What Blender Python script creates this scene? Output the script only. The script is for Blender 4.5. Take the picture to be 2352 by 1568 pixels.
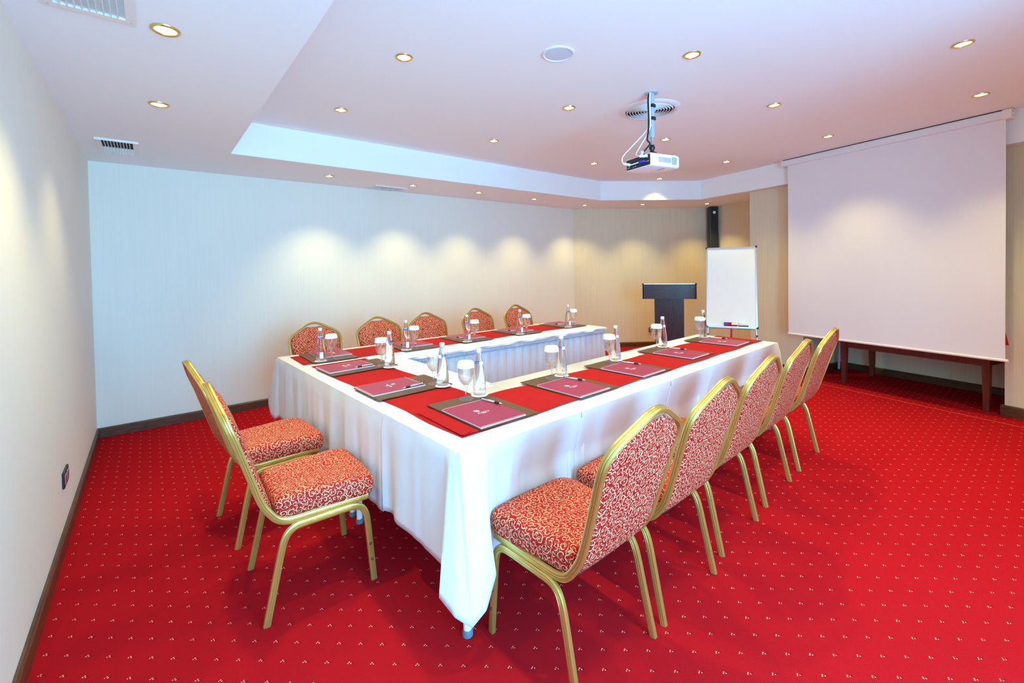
import bpy, bmesh, math, random
from mathutils import Vector, Matrix
random.seed(7)
PI = math.pi
scene = bpy.context.scene
COL = scene.collection
for o in list(bpy.data.objects):
    bpy.data.objects.remove(o)

# ------------------------------------------------------------------ camera
F_PX, CY, W_PX, H_PX = 1019.8, 633.4, 2352.0, 1568.0
PITCH, ROLL, YAW = math.radians(1.042), math.radians(1.051), math.radians(50.73)
CAM_H = 1.44
cam_d = bpy.data.cameras.new('camera')
cam_d.sensor_width = 36.0
cam_d.lens = F_PX / W_PX * 36.0
cam_d.shift_y = -(H_PX / 2 - CY) / W_PX
cam_d.clip_start = 0.02
cam = bpy.data.objects.new('camera', cam_d)
COL.objects.link(cam)
sp, cp, sr, cr = math.sin(PITCH), math.cos(PITCH), math.sin(ROLL), math.cos(ROLL)
A_ = Matrix(((1, 0, 0), (0, -sp, cp), (0, -cp, -sp)))
R_ = Matrix(((cr, -sr, 0), (sr, cr, 0), (0, 0, 1)))
W_ = Matrix(((math.sin(YAW), math.cos(YAW), 0), (-math.cos(YAW), math.sin(YAW), 0), (0, 0, 1)))
M_ = W_ @ A_ @ R_
rot = Matrix((M_.col[0], -M_.col[1], -M_.col[2])).transposed()
cam.matrix_world = Matrix.Translation((0, 0, CAM_H)) @ rot.to_4x4()
scene.camera = cam

# ------------------------------------------------------------------ view, world, daylight
vs = scene.view_settings
vs.view_transform = 'Standard'
vs.look = 'None'
vs.gamma = 1.0
vs.use_curve_mapping = False
vs.exposure = 0.10
scene.cycles.max_bounces = 16
scene.cycles.diffuse_bounces = 10
world = bpy.data.worlds.new('daylight_sky')
scene.world = world
world.use_nodes = True
bg = world.node_tree.nodes['Background']
bg.inputs[0].default_value = (0.50, 0.68, 1.0, 1)
bg.inputs[1].default_value = 0.6
DAY_W = 172.0
DAY_COL = (0.175, 0.585, 1.0)
SPOT_W = 27.5
SPOT_COL = (1.0, 0.85, 0.33)
# windows in the wall behind the camera: (x0, x1)
WIN = [(-0.3, 0.75), (0.85, 1.9)]
WIN_Z = (0.12, 2.40)
Y_WIN = -2.1
for (wx0, wx1) in WIN:
    ld = bpy.data.lights.new('window_daylight', 'AREA')
    ld.shape = 'RECTANGLE'
    ld.size = wx1 - wx0 - 0.1
    ld.size_y = WIN_Z[1] - WIN_Z[0] - 0.1
    ld.energy = DAY_W
    ld.color = DAY_COL
    lo = bpy.data.objects.new('window_daylight', ld)
    COL.objects.link(lo)
    lo.location = ((wx0 + wx1) / 2, Y_WIN + 0.03, sum(WIN_Z) / 2)
    lo.rotation_euler = (PI / 2, 0, 0)      # faces +Y, into the room

# ------------------------------------------------------------------ node materials
class NT:
    def __init__(self, name):
        self.m = bpy.data.materials.new(name)
        self.m.use_nodes = True
        self.t = self.m.node_tree
        self.b = self.t.nodes['Principled BSDF']
        self.out = self.t.nodes['Material Output']
    def n(self, typ, **kw):
        nd = self.t.nodes.new(typ)
        for k, v in kw.items():
            setattr(nd, k, v)
        return nd
    def put(self, sock, v):
        if hasattr(v, 'is_output') or isinstance(v, bpy.types.NodeSocket):
            self.t.links.new(v, sock)
        else:
            sock.default_value = v
    def math(self, op, a, b=None, c=None, clamp=False):
        nd = self.n('ShaderNodeMath', operation=op, use_clamp=clamp)
        self.put(nd.inputs[0], a)
        if b is not None: self.put(nd.inputs[1], b)
        if c is not None: self.put(nd.inputs[2], c)
        return nd.outputs[0]
    def vmath(self, op, a, b=None):
        nd = self.n('ShaderNodeVectorMath', operation=op)
        self.put(nd.inputs[0], a)
        if b is not None:
            self.put(nd.inputs[1], b)
        return nd.outputs['Value'] if op in ('LENGTH', 'DISTANCE', 'DOT_PRODUCT') else nd.outputs[0]
    def sep(self, v):
        nd = self.n('ShaderNodeSeparateXYZ'); self.put(nd.inputs[0], v)
        return nd.outputs[0], nd.outputs[1], nd.outputs[2]
    def comb(self, x, y, z=0.0):
        nd = self.n('ShaderNodeCombineXYZ')
        self.put(nd.inputs[0], x); self.put(nd.inputs[1], y); self.put(nd.inputs[2], z)
        return nd.outputs[0]
    def coord(self, kind='Object'):
        return self.n('ShaderNodeTexCoord').outputs[kind]
    def noise(self, vec, scale=5, detail=3, rough=.5):
        nd = self.n('ShaderNodeTexNoise')
        self.put(nd.inputs['Vector'], vec)
        nd.inputs['Scale'].default_value = scale
        nd.inputs['Detail'].default_value = detail
        nd.inputs['Roughness'].default_value = rough
        return nd.outputs['Fac'], nd.outputs['Color']
    def ramp(self, fac, stops):
        nd = self.n('ShaderNodeValToRGB'); self.put(nd.inputs[0], fac)
        els = nd.color_ramp.elements
        while len(els) < len(stops): els.new(0.5)
        for e, (p, c) in zip(els, stops):
            e.position = p; e.color = (*c, 1) if len(c) == 3 else c
        return nd.outputs[0]
    def mix(self, fac, a, b):
        nd = self.n('ShaderNodeMix', data_type='RGBA')
        self.put(nd.inputs[0], fac)
        self.put(nd.inputs[6], (*a, 1) if isinstance(a, tuple) and len(a) == 3 else a)
        self.put(nd.inputs[7], (*b, 1) if isinstance(b, tuple) and len(b) == 3 else b)
        return nd.outputs[2]
    def maprange(self, v, a, b, c=0.0, d=1.0):
        nd = self.n('ShaderNodeMapRange'); self.put(nd.inputs[0], v)
        for i, x in enumerate((a, b, c, d)): nd.inputs[i + 1].default_value = x
        return nd.outputs[0]
    def bump(self, h, strength=.3, dist=.002):
        nd = self.n('ShaderNodeBump')
        nd.inputs['Strength'].default_value = strength
        nd.inputs['Distance'].default_value = dist
        self.put(nd.inputs['Height'], h)
        self.t.links.new(nd.outputs[0], self.b.inputs['Normal'])
    def set(self, color=None, rough=None, metal=None, spec=None, **kw):
        if color is not None:
            self.put(self.b.inputs['Base Color'], (*color, 1) if isinstance(color, tuple) and len(color) == 3 else color)
        if rough is not None: self.put(self.b.inputs['Roughness'], rough)
        if metal is not None: self.b.inputs['Metallic'].default_value = metal
        if spec is not None: self.b.inputs['Specular IOR Level'].default_value = spec
        for k, v in kw.items(): self.put(self.b.inputs[k], v)
        return self

def plain(name, color, rough=.5, metal=0.0, spec=.5, vary=.06, nscale=40):
    t = NT(name)
    fac, _ = t.noise(t.coord(), nscale, 3)
    dark = tuple(c * (1 - vary) for c in color)
    lite = tuple(min(1, c * (1 + vary)) for c in color)
    t.set(t.mix(fac, dark, lite), rough, metal, spec)
    return t.m

MAT = {}
def make_materials():
    # painted ceiling
    t = NT('ceiling_paint')
    f, _ = t.noise(t.coord(), 1.5, 3)
    t.set(t.mix(f, (.86, .905, .90), (.90, .935, .93)), .9, spec=.2)
    MAT['ceiling'] = t.m
    # pale plastered wall
    for nm, col, s in (('pale_wall', (.82, .81, .71), .12), ('beige_wallpaper', (.74, .66, .47), .4)):
        t = NT(nm)
        co = t.coord()
        mp = t.n('ShaderNodeMapping'); t.put(mp.inputs[0], co)
        mp.inputs['Scale'].default_value = (1, 1, .012)
        f, _ = t.noise(mp.outputs[0], 130, 2)
        g, _ = t.noise(co, 2.5, 3)
        c1 = tuple(c * (1 - .12 * s) for c in col); c2 = tuple(min(1, c * (1 + .08 * s)) for c in col)
        base = t.mix(t.maprange(f, .35, .65), c1, c2)
        base = t.mix(t.math('MULTIPLY', g, .12), base, tuple(c * .9 for c in col))
        t.set(base, .65, spec=.25)
        t.bump(f, .12 * s, .001)
        MAT[nm] = t.m
    # dark walnut
    def wood(nm, a, b, scale, rough, axis):
        t = NT(nm)
        mp = t.n('ShaderNodeMapping'); t.put(mp.inputs[0], t.coord())
        mp.inputs['Scale'].default_value = axis
        f, _ = t.noise(mp.outputs[0], scale, 6, .65)
        g, _ = t.noise(mp.outputs[0], scale * 5, 3, .6)
        f2 = t.math('ADD', t.math('MULTIPLY', f, .7), t.math('MULTIPLY', g, .3))
        t.set(t.ramp(f2, [(.32, a), (.62, b), (.8, tuple(x * .6 for x in b))]), rough, spec=.4)
        MAT[nm] = t.m
    wood('walnut_trim', (.035, .014, .007), (.14, .06, .028), 9, .35, (1, 1, 8))
    wood('lectern_wood', (.020, .013, .016), (.075, .045, .05), 14, .3, (6, 6, .6))
    wood('lectern_wood_across', (.020, .013, .016), (.080, .05, .055), 14, .3, (1, 1, 9))
    wood('mahogany', (.06, .012, .008), (.17, .035, .02), 10, .4, (6, 6, .7))
    # carpet with a lattice of small woven sprigs
    t = NT('red_carpet')
    co = t.coord()
    x, y, z = t.sep(co)
    u = t.math('DIVIDE', t.math('SUBTRACT', x, .91), .125)
    v = t.math('DIVIDE', t.math('SUBTRACT', y, 1.411), .113)
    p = t.math('SUBTRACT', u, v); q = t.math('ADD', u, v)
    fp = t.math('SUBTRACT', t.math('FRACT', t.math('ADD', p, 100.5)), .5)
    fq = t.math('SUBTRACT', t.math('FRACT', t.math('ADD', q, 100.5)), .5)
    lx = t.math('MULTIPLY', t.math('ADD', fp, fq), .0625)
    ly = t.math('MULTIPLY', t.math('SUBTRACT', fq, fp), .0565)
    wn, wc = t.noise(co, 130, 1)
    lx = t.math('ADD', lx, t.math('MULTIPLY', t.math('SUBTRACT', wn, .5), .005))
    loc = t.comb(lx, ly, 0)
    def dot(px, py, r):
        d = t.vmath('DISTANCE', loc, (px, py, 0))
        return t.maprange(d, r * .75, r * 1.25, 1, 0)
    light = dot(.0, .0042, .0021)
    for (px, py) in ((-.0065, .002), (.002, -.004)):
        light = t.math('MAXIMUM', light, dot(px, py, .0019))
    dark = t.math('MAXIMUM', dot(.0065, -.0045, .0025), dot(.0105, -.007, .0020))
    f1, _ = t.noise(co, 1.3, 4, .6)
    f2, _ = t.noise(co, 420, 2)
    f3, _ = t.noise(co, 26, 4, .65)
    base = t.mix(f1, (.29, .004, .008), (.39, .007, .013))
    base = t.mix(t.maprange(f3, .3, .7), base, (.35, .006, .011))
    base = t.mix(t.math('MULTIPLY', t.maprange(f2, .35, .75), .35), base, (.48, .025, .03))
    base = t.mix(t.math('MULTIPLY', dark, .8), base, (.05, .01, .012))
    base = t.mix(t.math('MULTIPLY', light, .85), base, (.85, .62, .45))
    t.set(base, 1.0, spec=.0)
    t.bump(f2, .5, .003)
    MAT['carpet'] = t.m
    MAT['carpet_edge'] = plain('carpet_edge', (.75, .06, .05), .9)
    # damask upholstery: red ground, gold scrolls (spirals grown round scattered centres)
    t = NT('scroll_damask')
    uv = t.n('ShaderNodeUVMap').outputs[0]
    _, wcol = t.noise(uv, 38, 2)
    warp = t.vmath('SCALE', t.vmath('SUBTRACT', wcol, (.5, .5, .5)))
    warp.node.inputs['Scale'].default_value = .012
    uvw = t.vmath('ADD', uv, warp)
    def scroll(scale, seed, turns, width):
        sc = t.vmath('SCALE', t.vmath('ADD', uvw, (seed, seed * .7, 0)))
        sc.node.inputs['Scale'].default_value = scale
        vo = t.n('ShaderNodeTexVoronoi', voronoi_dimensions='2D')
        vo.inputs['Scale'].default_value = 1.0
        vo.inputs['Randomness'].default_value = .75
        t.put(vo.inputs['Vector'], sc)
        d = t.vmath('SUBTRACT', sc, vo.outputs['Position'])
        dx, dy, _z = t.sep(d)
        cr_, cg_, cb_ = t.sep(vo.outputs['Color'])
        sgn = t.math('SUBTRACT', t.math('MULTIPLY', t.math('GREATER_THAN', cr_, .5), 2.0), 1.0)
        ang = t.math('MULTIPLY', t.math('DIVIDE', t.math('ARCTAN2', dy, dx), 2 * PI), sgn)
        r = vo.outputs['Distance']
        ph = t.math('ADD', t.math('ADD', ang, t.math('MULTIPLY', r, turns)), t.math('ADD', cg_, 10.0))
        tri = t.math('ABSOLUTE', t.math('SUBTRACT', t.math('FRACT', ph), .5))
        line = t.maprange(tri, width * .7, width * 1.3, 1, 0)
        keep = t.maprange(r, .06, .10)
        return t.math('MULTIPLY', line, keep), vo
    s1, v1 = scroll(33, 3.1, 2.3, .10)
    s2, v2 = scroll(70, 7.7, 1.8, .085)
    br, _ = t.noise(uv, 60, 1)
    s2 = t.math('MULTIPLY', s2, t.maprange(br, .46, .54))
    s1 = t.math('MULTIPLY', s1, t.maprange(t.noise(uv, 95, 1)[0], .36, .44))
    pat = t.math('MAXIMUM', s1, t.math('MULTIPLY', s2, .85))
    wv, _ = t.noise(uv, 700, 2)
    red = t.mix(wv, (.34, .004, .007), (.46, .010, .010))
    gold = t.mix(wv, (.60, .46, .20), (.80, .68, .40))
    t.set(t.mix(pat, red, gold), t.math('SUBTRACT', .62, t.math('MULTIPLY', pat, .2)), spec=.15)
    t.bump(pat, .35, .0012)
    MAT['damask'] = t.m
    # metals and plastics
    t = NT('gold_paint')
    f, _ = t.noise(t.coord(), 14, 2)
    t.set(t.mix(f, (.56, .39, .10), (.66, .49, .15)), .30, .75)
    MAT['gold'] = t.m
    MAT['brass'] = plain('brass_trim', (.78, .55, .16), .25, .9)
    MAT['chrome'] = plain('brushed_metal', (.75, .76, .78), .28, .9)
    MAT['white_metal'] = plain('white_enamel', (.80, .82, .84), .4, 0, .5, .03)
    MAT['grey_blue_metal'] = plain('grey_blue_enamel', (.50, .56, .66), .35, .2, .5, .04)
    MAT['cream_metal'] = plain('cream_enamel', (.84, .80, .72), .45, 0, .5, .03)
    MAT['black'] = plain('black_plastic', (.012, .012, .015), .4)
    MAT['black_soft'] = plain('black_rubber', (.018, .018, .02), .75)
    MAT['dark_void'] = plain('duct_dark', (.01, .009, .008), .8)
    MAT['white_plastic'] = plain('white_plastic', (.86, .87, .90), .35, 0, .5, .02)
    MAT['white_cable'] = plain('white_cable', (.90, .90, .86), .5, 0, .4, .02)
    MAT['blue_plastic'] = plain('blue_plastic', (.02, .04, .55), .35)
    MAT['rubber_blue'] = plain('grey_blue_rubber', (.10, .16, .22), .6)
    MAT['grey_glass'] = plain('smoked_panel', (.35, .38, .45), .2)
    MAT['speaker_grille'] = plain('speaker_grille', (.62, .70, .80), .6, 0, .3, .1, 400)
    # table linen
    t = NT('white_linen')
    co = t.coord()
    f, _ = t.noise(co, 7, 4, .55)
    w, _ = t.noise(co, 900, 1)
    t.set(t.mix(f, (.72, .765, .82), (.78, .82, .865)), .8, spec=.2)
    h = t.math('ADD', f, t.math('MULTIPLY', w, .03))
    t.bump(h, .22, .008)
    MAT['linen'] = t.m
    t = NT('red_runner_cloth')
    co = t.coord()
    f, _ = t.noise(co, 14, 3)
    w, _ = t.noise(co, 600, 1)
    t.set(t.mix(f, (.36, .005, .007), (.45, .011, .011)), .85, spec=.15)
    t.bump(t.math('ADD', f, t.math('MULTIPLY', w, .1)), .2, .004)
    MAT['red_cloth'] = t.m
    # stationery
    t = NT('brown_leatherette')
    f, _ = t.noise(t.coord(), 260, 3)
    t.set(t.mix(f, (.105, .050, .020), (.150, .075, .032)), .45, spec=.3)
    t.bump(f, .15, .0006)
    MAT['leather'] = t.m
    MAT['burgundy'] = plain('burgundy_cover', (.32, .018, .070), .42, 0, .5, .05)
    MAT['pink_edge'] = plain('pink_perforation', (.85, .55, .62), .6)
    MAT['paper'] = plain('white_paper', (.88, .88, .88), .7, 0, .3, .03)
    MAT['print_white'] = plain('white_print', (.90, .88, .88), .5, 0, .3, .02)
    MAT['print_blue'] = plain('blue_print', (.06, .14, .55), .4, 0, .4, .05)
    MAT['silver_pen'] = plain('silver_pen', (.80, .82, .84), .3, .5)
    MAT['cap_paper'] = plain('crimped_paper', (.88, .86, .90), .75, 0, .2, .03)
    # glass
    def glass(nm, ior, col, keep):
        t = NT(nm)
        g = t.n('ShaderNodeBsdfGlass'); g.inputs['IOR'].default_value = ior
        f, _ = t.noise(t.coord(), 20, 1)
        t.put(g.inputs['Color'], t.mix(f, col, tuple(min(1, c * 1.01) for c in col)))
        g.inputs['Roughness'].default_value = .0
        tr = t.n('ShaderNodeBsdfTransparent')
        mx = t.n('ShaderNodeMixShader'); mx.inputs[0].default_value = keep
        t.t.links.new(g.outputs[0], mx.inputs[1]); t.t.links.new(tr.outputs[0], mx.inputs[2])
        t.t.links.new(mx.outputs[0], t.out.inputs[0])
        MAT[nm] = t.m
    glass('bottle_glass', 1.36, (.97, .99, .98), .25)
    glass('goblet_glass', 1.45, (.99, 1.0, 1.0), .6)
    glass('window_glass', 1.02, (.98, .99, 1.0), .8)
    # screen, board
    t = NT('screen_fabric')
    f, _ = t.noise(t.coord(), 3, 4)
    t.set(t.mix(f, (.80, .79, .80), (.84, .83, .84)), .85, spec=.15)
    MAT['screen'] = t.m
    t = NT('whiteboard')
    f, _ = t.noise(t.coord(), 6, 4)
    t.set(t.mix(f, (.82, .85, .80), (.86, .88, .85)), .22, spec=.5)
    MAT['whiteboard'] = t.m
    # lamp
    t = NT('lamp_glow')
    em = t.n('ShaderNodeEmission')
    f, _ = t.noise(t.coord(), 50, 1)
    t.put(em.inputs[0], t.mix(f, (1.0, .93, .74), (1.0, .95, .80)))
    em.inputs[1].default_value = 6.0
    t.t.links.new(em.outputs[0], t.out.inputs[0])
    MAT['lamp'] = t.m
make_materials()

# ------------------------------------------------------------------ mesh helpers
class MB:
    """collects verts and faces of one mesh"""
    def __init__(self): self.v = []; self.f = []
    def add(self, vs_, fs_):
        k = len(self.v)
        self.v += [tuple(p) for p in vs_]
        self.f += [tuple(i + k for i in f) for f in fs_]
        return self
    def box(self, x0, x1, y0, y1, z0, z1, fn=None):
        P = [(x, y, z) for z in (z0, z1) for y in (y0, y1) for x in (x0, x1)]
        if fn: P = [fn(*p) for p in P]
        return self.add(P, [(0, 2, 3, 1), (4, 5, 7, 6), (0, 1, 5, 4), (2, 6, 7, 3), (0, 4, 6, 2), (1, 3, 7, 5)])
    def bbox(self, x0, x1, y0, y1, z0, z1, r=.004, seg=2, fn=None):
        """box with rounded vertical edges and chamfered top and bottom"""
        pts = rrect(x0, x1, y0, y1, r, seg)
        ins = rrect(x0 + r * .5, x1 - r * .5, y0 + r * .5, y1 - r * .5, r * .6, seg)
        rings = [(ins, z0), (pts, z0 + r * .5), (pts, z1 - r * .5), (ins, z1)]
        return self.loft([[(p[0], p[1], z) for p in ring] for ring, z in rings], fn=fn)
    def loft(self, rings, closed=True, caps=True, fn=None):
        n = len(rings[0]); V = [p for r in rings for p in r]; Fc = []
        for i in range(len(rings) - 1):
            for j in range(n if closed else n - 1):
                a = i * n + j; b = i * n + (j + 1) % n
                Fc.append((a, b, b + n, a + n))
        if caps:
            Fc.append(tuple(reversed(range(n))))
            Fc.append(tuple((len(rings) - 1) * n + j for j in range(n)))
        if fn: V = [fn(*p) for p in V]
        return self.add(V, Fc)
    def lathe(self, prof, n=24, c=(0, 0, 0), axis='z'):
        rings = []
        for r, z in prof:
            ring = []
            for j in range(n):
                a = 2 * PI * j / n
                p = (r * math.cos(a), r * math.sin(a), z)
                if axis == 'x': p = (p[2], p[0], p[1])
                if axis == 'y': p = (p[1], p[2], p[0])
                ring.append((c[0] + p[0], c[1] + p[1], c[2] + p[2]))
            rings.append(ring)
        return self.loft(rings, caps=True)
    def cyl(self, p0, p1, r, n=10, r1=None):
        p0 = Vector(p0); p1 = Vector(p1); d = (p1 - p0).normalized()
        a = d.orthogonal().normalized(); b = d.cross(a)
        r1 = r if r1 is None else r1
        rings = [[tuple(p + a * (rr * math.cos(2 * PI * j / n)) + b * (rr * math.sin(2 * PI * j / n))) for j in range(n)] for p, rr in ((p0, r), (p1, r1))]
        return self.loft(rings)
    def sweep(self, path, prof, a0, closed=False):
        """parallel-transport sweep of a 2-D profile; a0 is the first profile axis"""
        P = [Vector(p) for p in path]; n = len(P)
        T = []
        for i in range(n):
            if closed: t = P[(i + 1) % n] - P[i - 1]
            else: t = P[min(i + 1, n - 1)] - P[max(i - 1, 0)]
            T.append(t.normalized())
        a = Vector(a0); a = (a - T[0] * a.dot(T[0])).normalized()
        rings = []
        for i in range(n):
            if i:
                q = T[i - 1].rotation_difference(T[i]); a = q @ a
                a = (a - T[i] * a.dot(T[i])).normalized()
            b = T[i].cross(a)
            rings.append([tuple(P[i] + a * u + b * w) for u, w in prof])
        if closed:
            rings.append(rings[0])
            return self.loft(rings, caps=False)
        return self.loft(rings)
    def tube(self, path, r, n=8, a0=None):
        prof = [(r * math.cos(2 * PI * j / n), r * math.sin(2 * PI * j / n)) for j in range(n)]
        if a0 is None:
            a0 = (Vector(path[1]) - Vector(path[0])).orthogonal()
        return self.sweep(path, prof, a0)
    def prism(self, outline, z0, z1):
        return self.loft([[(x, y, z0) for x, y in outline], [(x, y, z1) for x, y in outline]])
    def build(self, name, mat, parent=None, smooth=None, uv=False, fix=True):
        me = bpy.data.meshes.new(name)
        me.from_pydata(self.v, [], self.f)
        if fix:
            bm = bmesh.new(); bm.from_mesh(me)
            bmesh.ops.remove_doubles(bm, verts=bm.verts, dist=1e-6)
            bmesh.ops.recalc_face_normals(bm, faces=bm.faces)
            bm.to_mesh(me); bm.free()
        me.materials.append(MAT[mat])
        if uv:
            lay = me.uv_layers.new(name='UVMap')
            for poly in me.polygons:
                nx, ny, nz = (abs(c) for c in poly.normal)
                for li in poly.loop_indices:
                    x, y, z = me.vertices[me.loops[li].vertex_index].co
                    if nz >= nx and nz >= ny: lay.data[li].uv = (x, y)
                    elif ny >= nx: lay.data[li].uv = (x, z + .37)
                    else: lay.data[li].uv = (y + 1.3, z + .81)
        if smooth is not None:
            me.polygons.foreach_set('use_smooth', [True] * len(me.polygons))
            try: me.set_sharp_from_angle(angle=math.radians(smooth))
            except Exception: pass
        me.update()
        o = bpy.data.objects.new(name, me)
        COL.objects.link(o)
        if parent: o.parent = parent
        return o

def rrect(x0, x1, y0, y1, r, seg=3):
    pts = []
    for cx, cy, a0 in ((x1 - r, y1 - r, 0), (x0 + r, y1 - r, PI / 2), (x0 + r, y0 + r, PI), (x1 - r, y0 + r, 1.5 * PI)):
        for k in range(seg + 1):
            a = a0 + PI / 2 * k / seg
            pts.append((cx + r * math.cos(a), cy + r * math.sin(a)))
    return pts
def catmull(pts, n=6, closed=False):
    P = [Vector(p) for p in pts]; out = []
    m = len(P)
    for i in range(m if closed else m - 1):
        p0 = P[i - 1] if (i or closed) else P[0]
        p1, p2 = P[i], P[(i + 1) % m]
        p3 = P[(i + 2) % m] if (closed or i + 2 < m) else P[m - 1]
        for k in range(n):
            t = k / n
            out.append(.5 * ((2 * p1) + (p2 - p0) * t + (2 * p0 - 5 * p1 + 4 * p2 - p3) * t * t + (3 * p1 - p0 - 3 * p2 + p3) * t ** 3))
    if not closed: out.append(P[-1])
    return out
def text_mb(s, size, shear=0.0, depth=.0003, spacing=1.0):
    cu = bpy.data.curves.new('lettering', 'FONT')
    cu.body = s; cu.size = size; cu.shear = shear; cu.extrude = depth
    cu.align_x = 'CENTER'; cu.resolution_u = 2; cu.space_character = spacing
    ob = bpy.data.objects.new('lettering', cu); COL.objects.link(ob)
    dg = bpy.context.evaluated_depsgraph_get()
    me = bpy.data.meshes.new_from_object(ob.evaluated_get(dg))
    mb = MB(); mb.add([tuple(v.co) for v in me.vertices], [tuple(p.vertices) for p in me.polygons])
    bpy.data.objects.remove(ob); bpy.data.curves.remove(cu); bpy.data.meshes.remove(me)
    return mb
def tag(o, label, cat, group=None):
    o['label'] = label; o['category'] = cat
    if group: o['group'] = group
    return o
def thing(name, label, cat, loc=(0, 0, 0), rz=0.0, group=None):
    o = bpy.data.objects.new(name, None)
    o.empty_display_size = .1
    COL.objects.link(o); o.location = loc; o.rotation_euler = (0, 0, rz)
    return tag(o, label, cat, group)
def struct(o):
    o['kind'] = 'structure'; return o
def dup(root, loc, rz, label, group=None):
    r = root.copy(); COL.objects.link(r); r.location = loc; r.rotation_euler = (0, 0, rz); r['label'] = label
    if group: r['group'] = group
    for ch in list(root.children):
        c = ch.copy(); COL.objects.link(c); c.parent = r
        for g in list(ch.children):
            d = g.copy(); COL.objects.link(d); d.parent = c
    return r

# ------------------------------------------------------------------ plan of the room
XL, YB, ZC, ZU = -0.39, 5.366, 2.446, 2.735
AS = math.radians(64.49 - 50.73)                 # the screen wall stands askew
SD = Vector((math.sin(AS), math.cos(AS), 0)); ND = Vector((-math.cos(AS), math.sin(AS), 0))
def sn(s, n, z=0.0): return SD * s + ND * n + Vector((0, 0, z))
def snf(s, n, z): return tuple(sn(s, n, z))      # for fn= arguments
LA, LB = Vector((5.80, 5.366, 0)), sn(5.63, -6.62)      # lectern wall ends
SR = 1.72                                         # right pier edge
def s_at_y(n, y): return (y - ND.y * n) / SD.y
S_END = s_at_y(-5.81, Y_WIN)

def wall(name, p0, p1, mat, z0=0.0, z1=ZC + .01, th=.12, side=1):
    """vertical slab whose visible face runs p0 to p1, body on the right hand side*side"""
    p0, p1 = Vector(p0), Vector(p1); d = (p1 - p0).normalized(); n = Vector((d.y, -d.x, 0)) * side
    mb = MB()
    mb.box(0, (p1 - p0).length, 0, th, z0, z1, fn=lambda x, y, z: tuple(p0 + d * x + n * y + Vector((0, 0, z))))
    return struct(mb.build(name, mat))
def baseboard(name, p0, p1, side=1, h=.085, th=.018, e0=0.0, e1=0.0):
    p0, p1 = Vector(p0), Vector(p1); d = (p1 - p0).normalized(); n = Vector((d.y, -d.x, 0)) * side
    L = (p1 - p0).length
    prof = [(-.0005, 0), (-th, 0), (-th, h - .012), (-th * .55, h), (-.0005, h)]
    rings = [[tuple(p0 + d * x + n * u + Vector((0, 0, z))) for u, z in prof] for x in (-e0, L + e1)]
    mb = MB(); mb.loft(rings)
    return struct(mb.build(name, 'walnut_trim'))

fl = MB(); fl.box(-.6, 8.4, Y_WIN - .2, 5.6, -.06, 0)
struct(fl.build('floor', 'carpet'))
wall('wall_left', (XL, Y_WIN, 0), (XL, YB, 0), 'pale_wall', side=-1)
wall('wall_back', (XL - .12, YB, 0), (5.86, YB, 0), 'pale_wall', side=-1)
wall('wall_lectern', LA, LB, 'beige_wallpaper', side=-1)
wall('wall_right', sn(5.70, -6.62), sn(SR - .1, -6.62), 'beige_wallpaper', side=-1)
pm = MB(); pm.box(3.526, 4.262, -6.64, -5.81, 0, ZC + .005, fn=snf)
struct(pm.build('wall_pier', 'beige_wallpaper'))
pm = MB(); pm.box(S_END - .3, SR, -6.64, -5.81, 0, ZC + .005, fn=snf)
struct(pm.build('wall_right_near', 'beige_wallpaper'))
# wall behind the camera with two windows
wm = MB()
xs = [XL - .12, WIN[0][0], WIN[0][1], WIN[1][0], WIN[1][1], 2.52]
for i in range(5):
    if i in (1, 3):
        wm.box(xs[i], xs[i + 1], Y_WIN - .2, Y_WIN, 0, WIN_Z[0]); wm.box(xs[i], xs[i + 1], Y_WIN - .2, Y_WIN, WIN_Z[1], ZC + .3)
    else:
        wm.box(xs[i], xs[i + 1], Y_WIN - .2, Y_WIN, 0, ZC + .3)
struct(wm.build('wall_front', 'pale_wall', fix=False))
bw = MB(); bw.box(2.5, 6.4, Y_WIN - .2, -1.0, 0, ZC + .3)          # unseen wall mass, added to keep window daylight off the right side
struct(bw.build('wall_daylight_block', 'beige_wallpaper'))
for k, (a, b) in enumerate(WIN):
    fr = MB()
    for (x0, x1, z0, z1) in ((a, b, WIN_Z[0], WIN_Z[0] + .05), (a, b, WIN_Z[1] - .05, WIN_Z[1]), (a, a + .05, *WIN_Z), (b - .05, b, *WIN_Z), ((a + b) / 2 - .025, (a + b) / 2 + .025, *WIN_Z)):
        fr.box(x0, x1, Y_WIN - .14, Y_WIN - .08, z0, z1)
    w = struct(fr.build('window_%d' % (k + 1), 'white_metal', fix=False))
    for (x0, x1) in ((a + .05, (a + b) / 2 - .025), ((a + b) / 2 + .025, b - .05)):
        g = MB(); g.box(x0, x1, Y_WIN - .113, Y_WIN - .107, WIN_Z[0] + .05, WIN_Z[1] - .05)
        g.build('pane', 'window_glass', w)
# ceiling: lowered border round a raised panel
COF = [(.56, -.9), (.56, 4.40), (5.38, 4.40), (6.66, 3.48), tuple(sn(s_at_y(-5.65, -.9), -5.65)[:2])]
OUT = [(-.55, Y_WIN - .2), (-.55, 5.5), (5.95, 5.5), (8.3, 3.9), (6.4, Y_WIN - .2)]
cm = MB()
for i in range(5):
    j = (i + 1) % 5
    cm.add([(*COF[i], ZC), (*COF[j], ZC), (*OUT[j], ZC), (*OUT[i], ZC)], [(0, 1, 2, 3)])
    cm.add([(*COF[i], ZC), (*COF[j], ZC), (*COF[j], ZU), (*COF[i], ZU)], [(0, 1, 2, 3)])
cm.add([(*p, ZU) for p in COF], [tuple(range(5))])
struct(cm.build('ceiling', 'ceiling'))
baseboard('baseboard_left', (XL, Y_WIN, 0), (XL, YB, 0), -1)
baseboard('baseboard_back', (XL, YB, 0), (5.80, YB, 0), -1)
baseboard('baseboard_lectern', LA, LB, -1)
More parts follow.
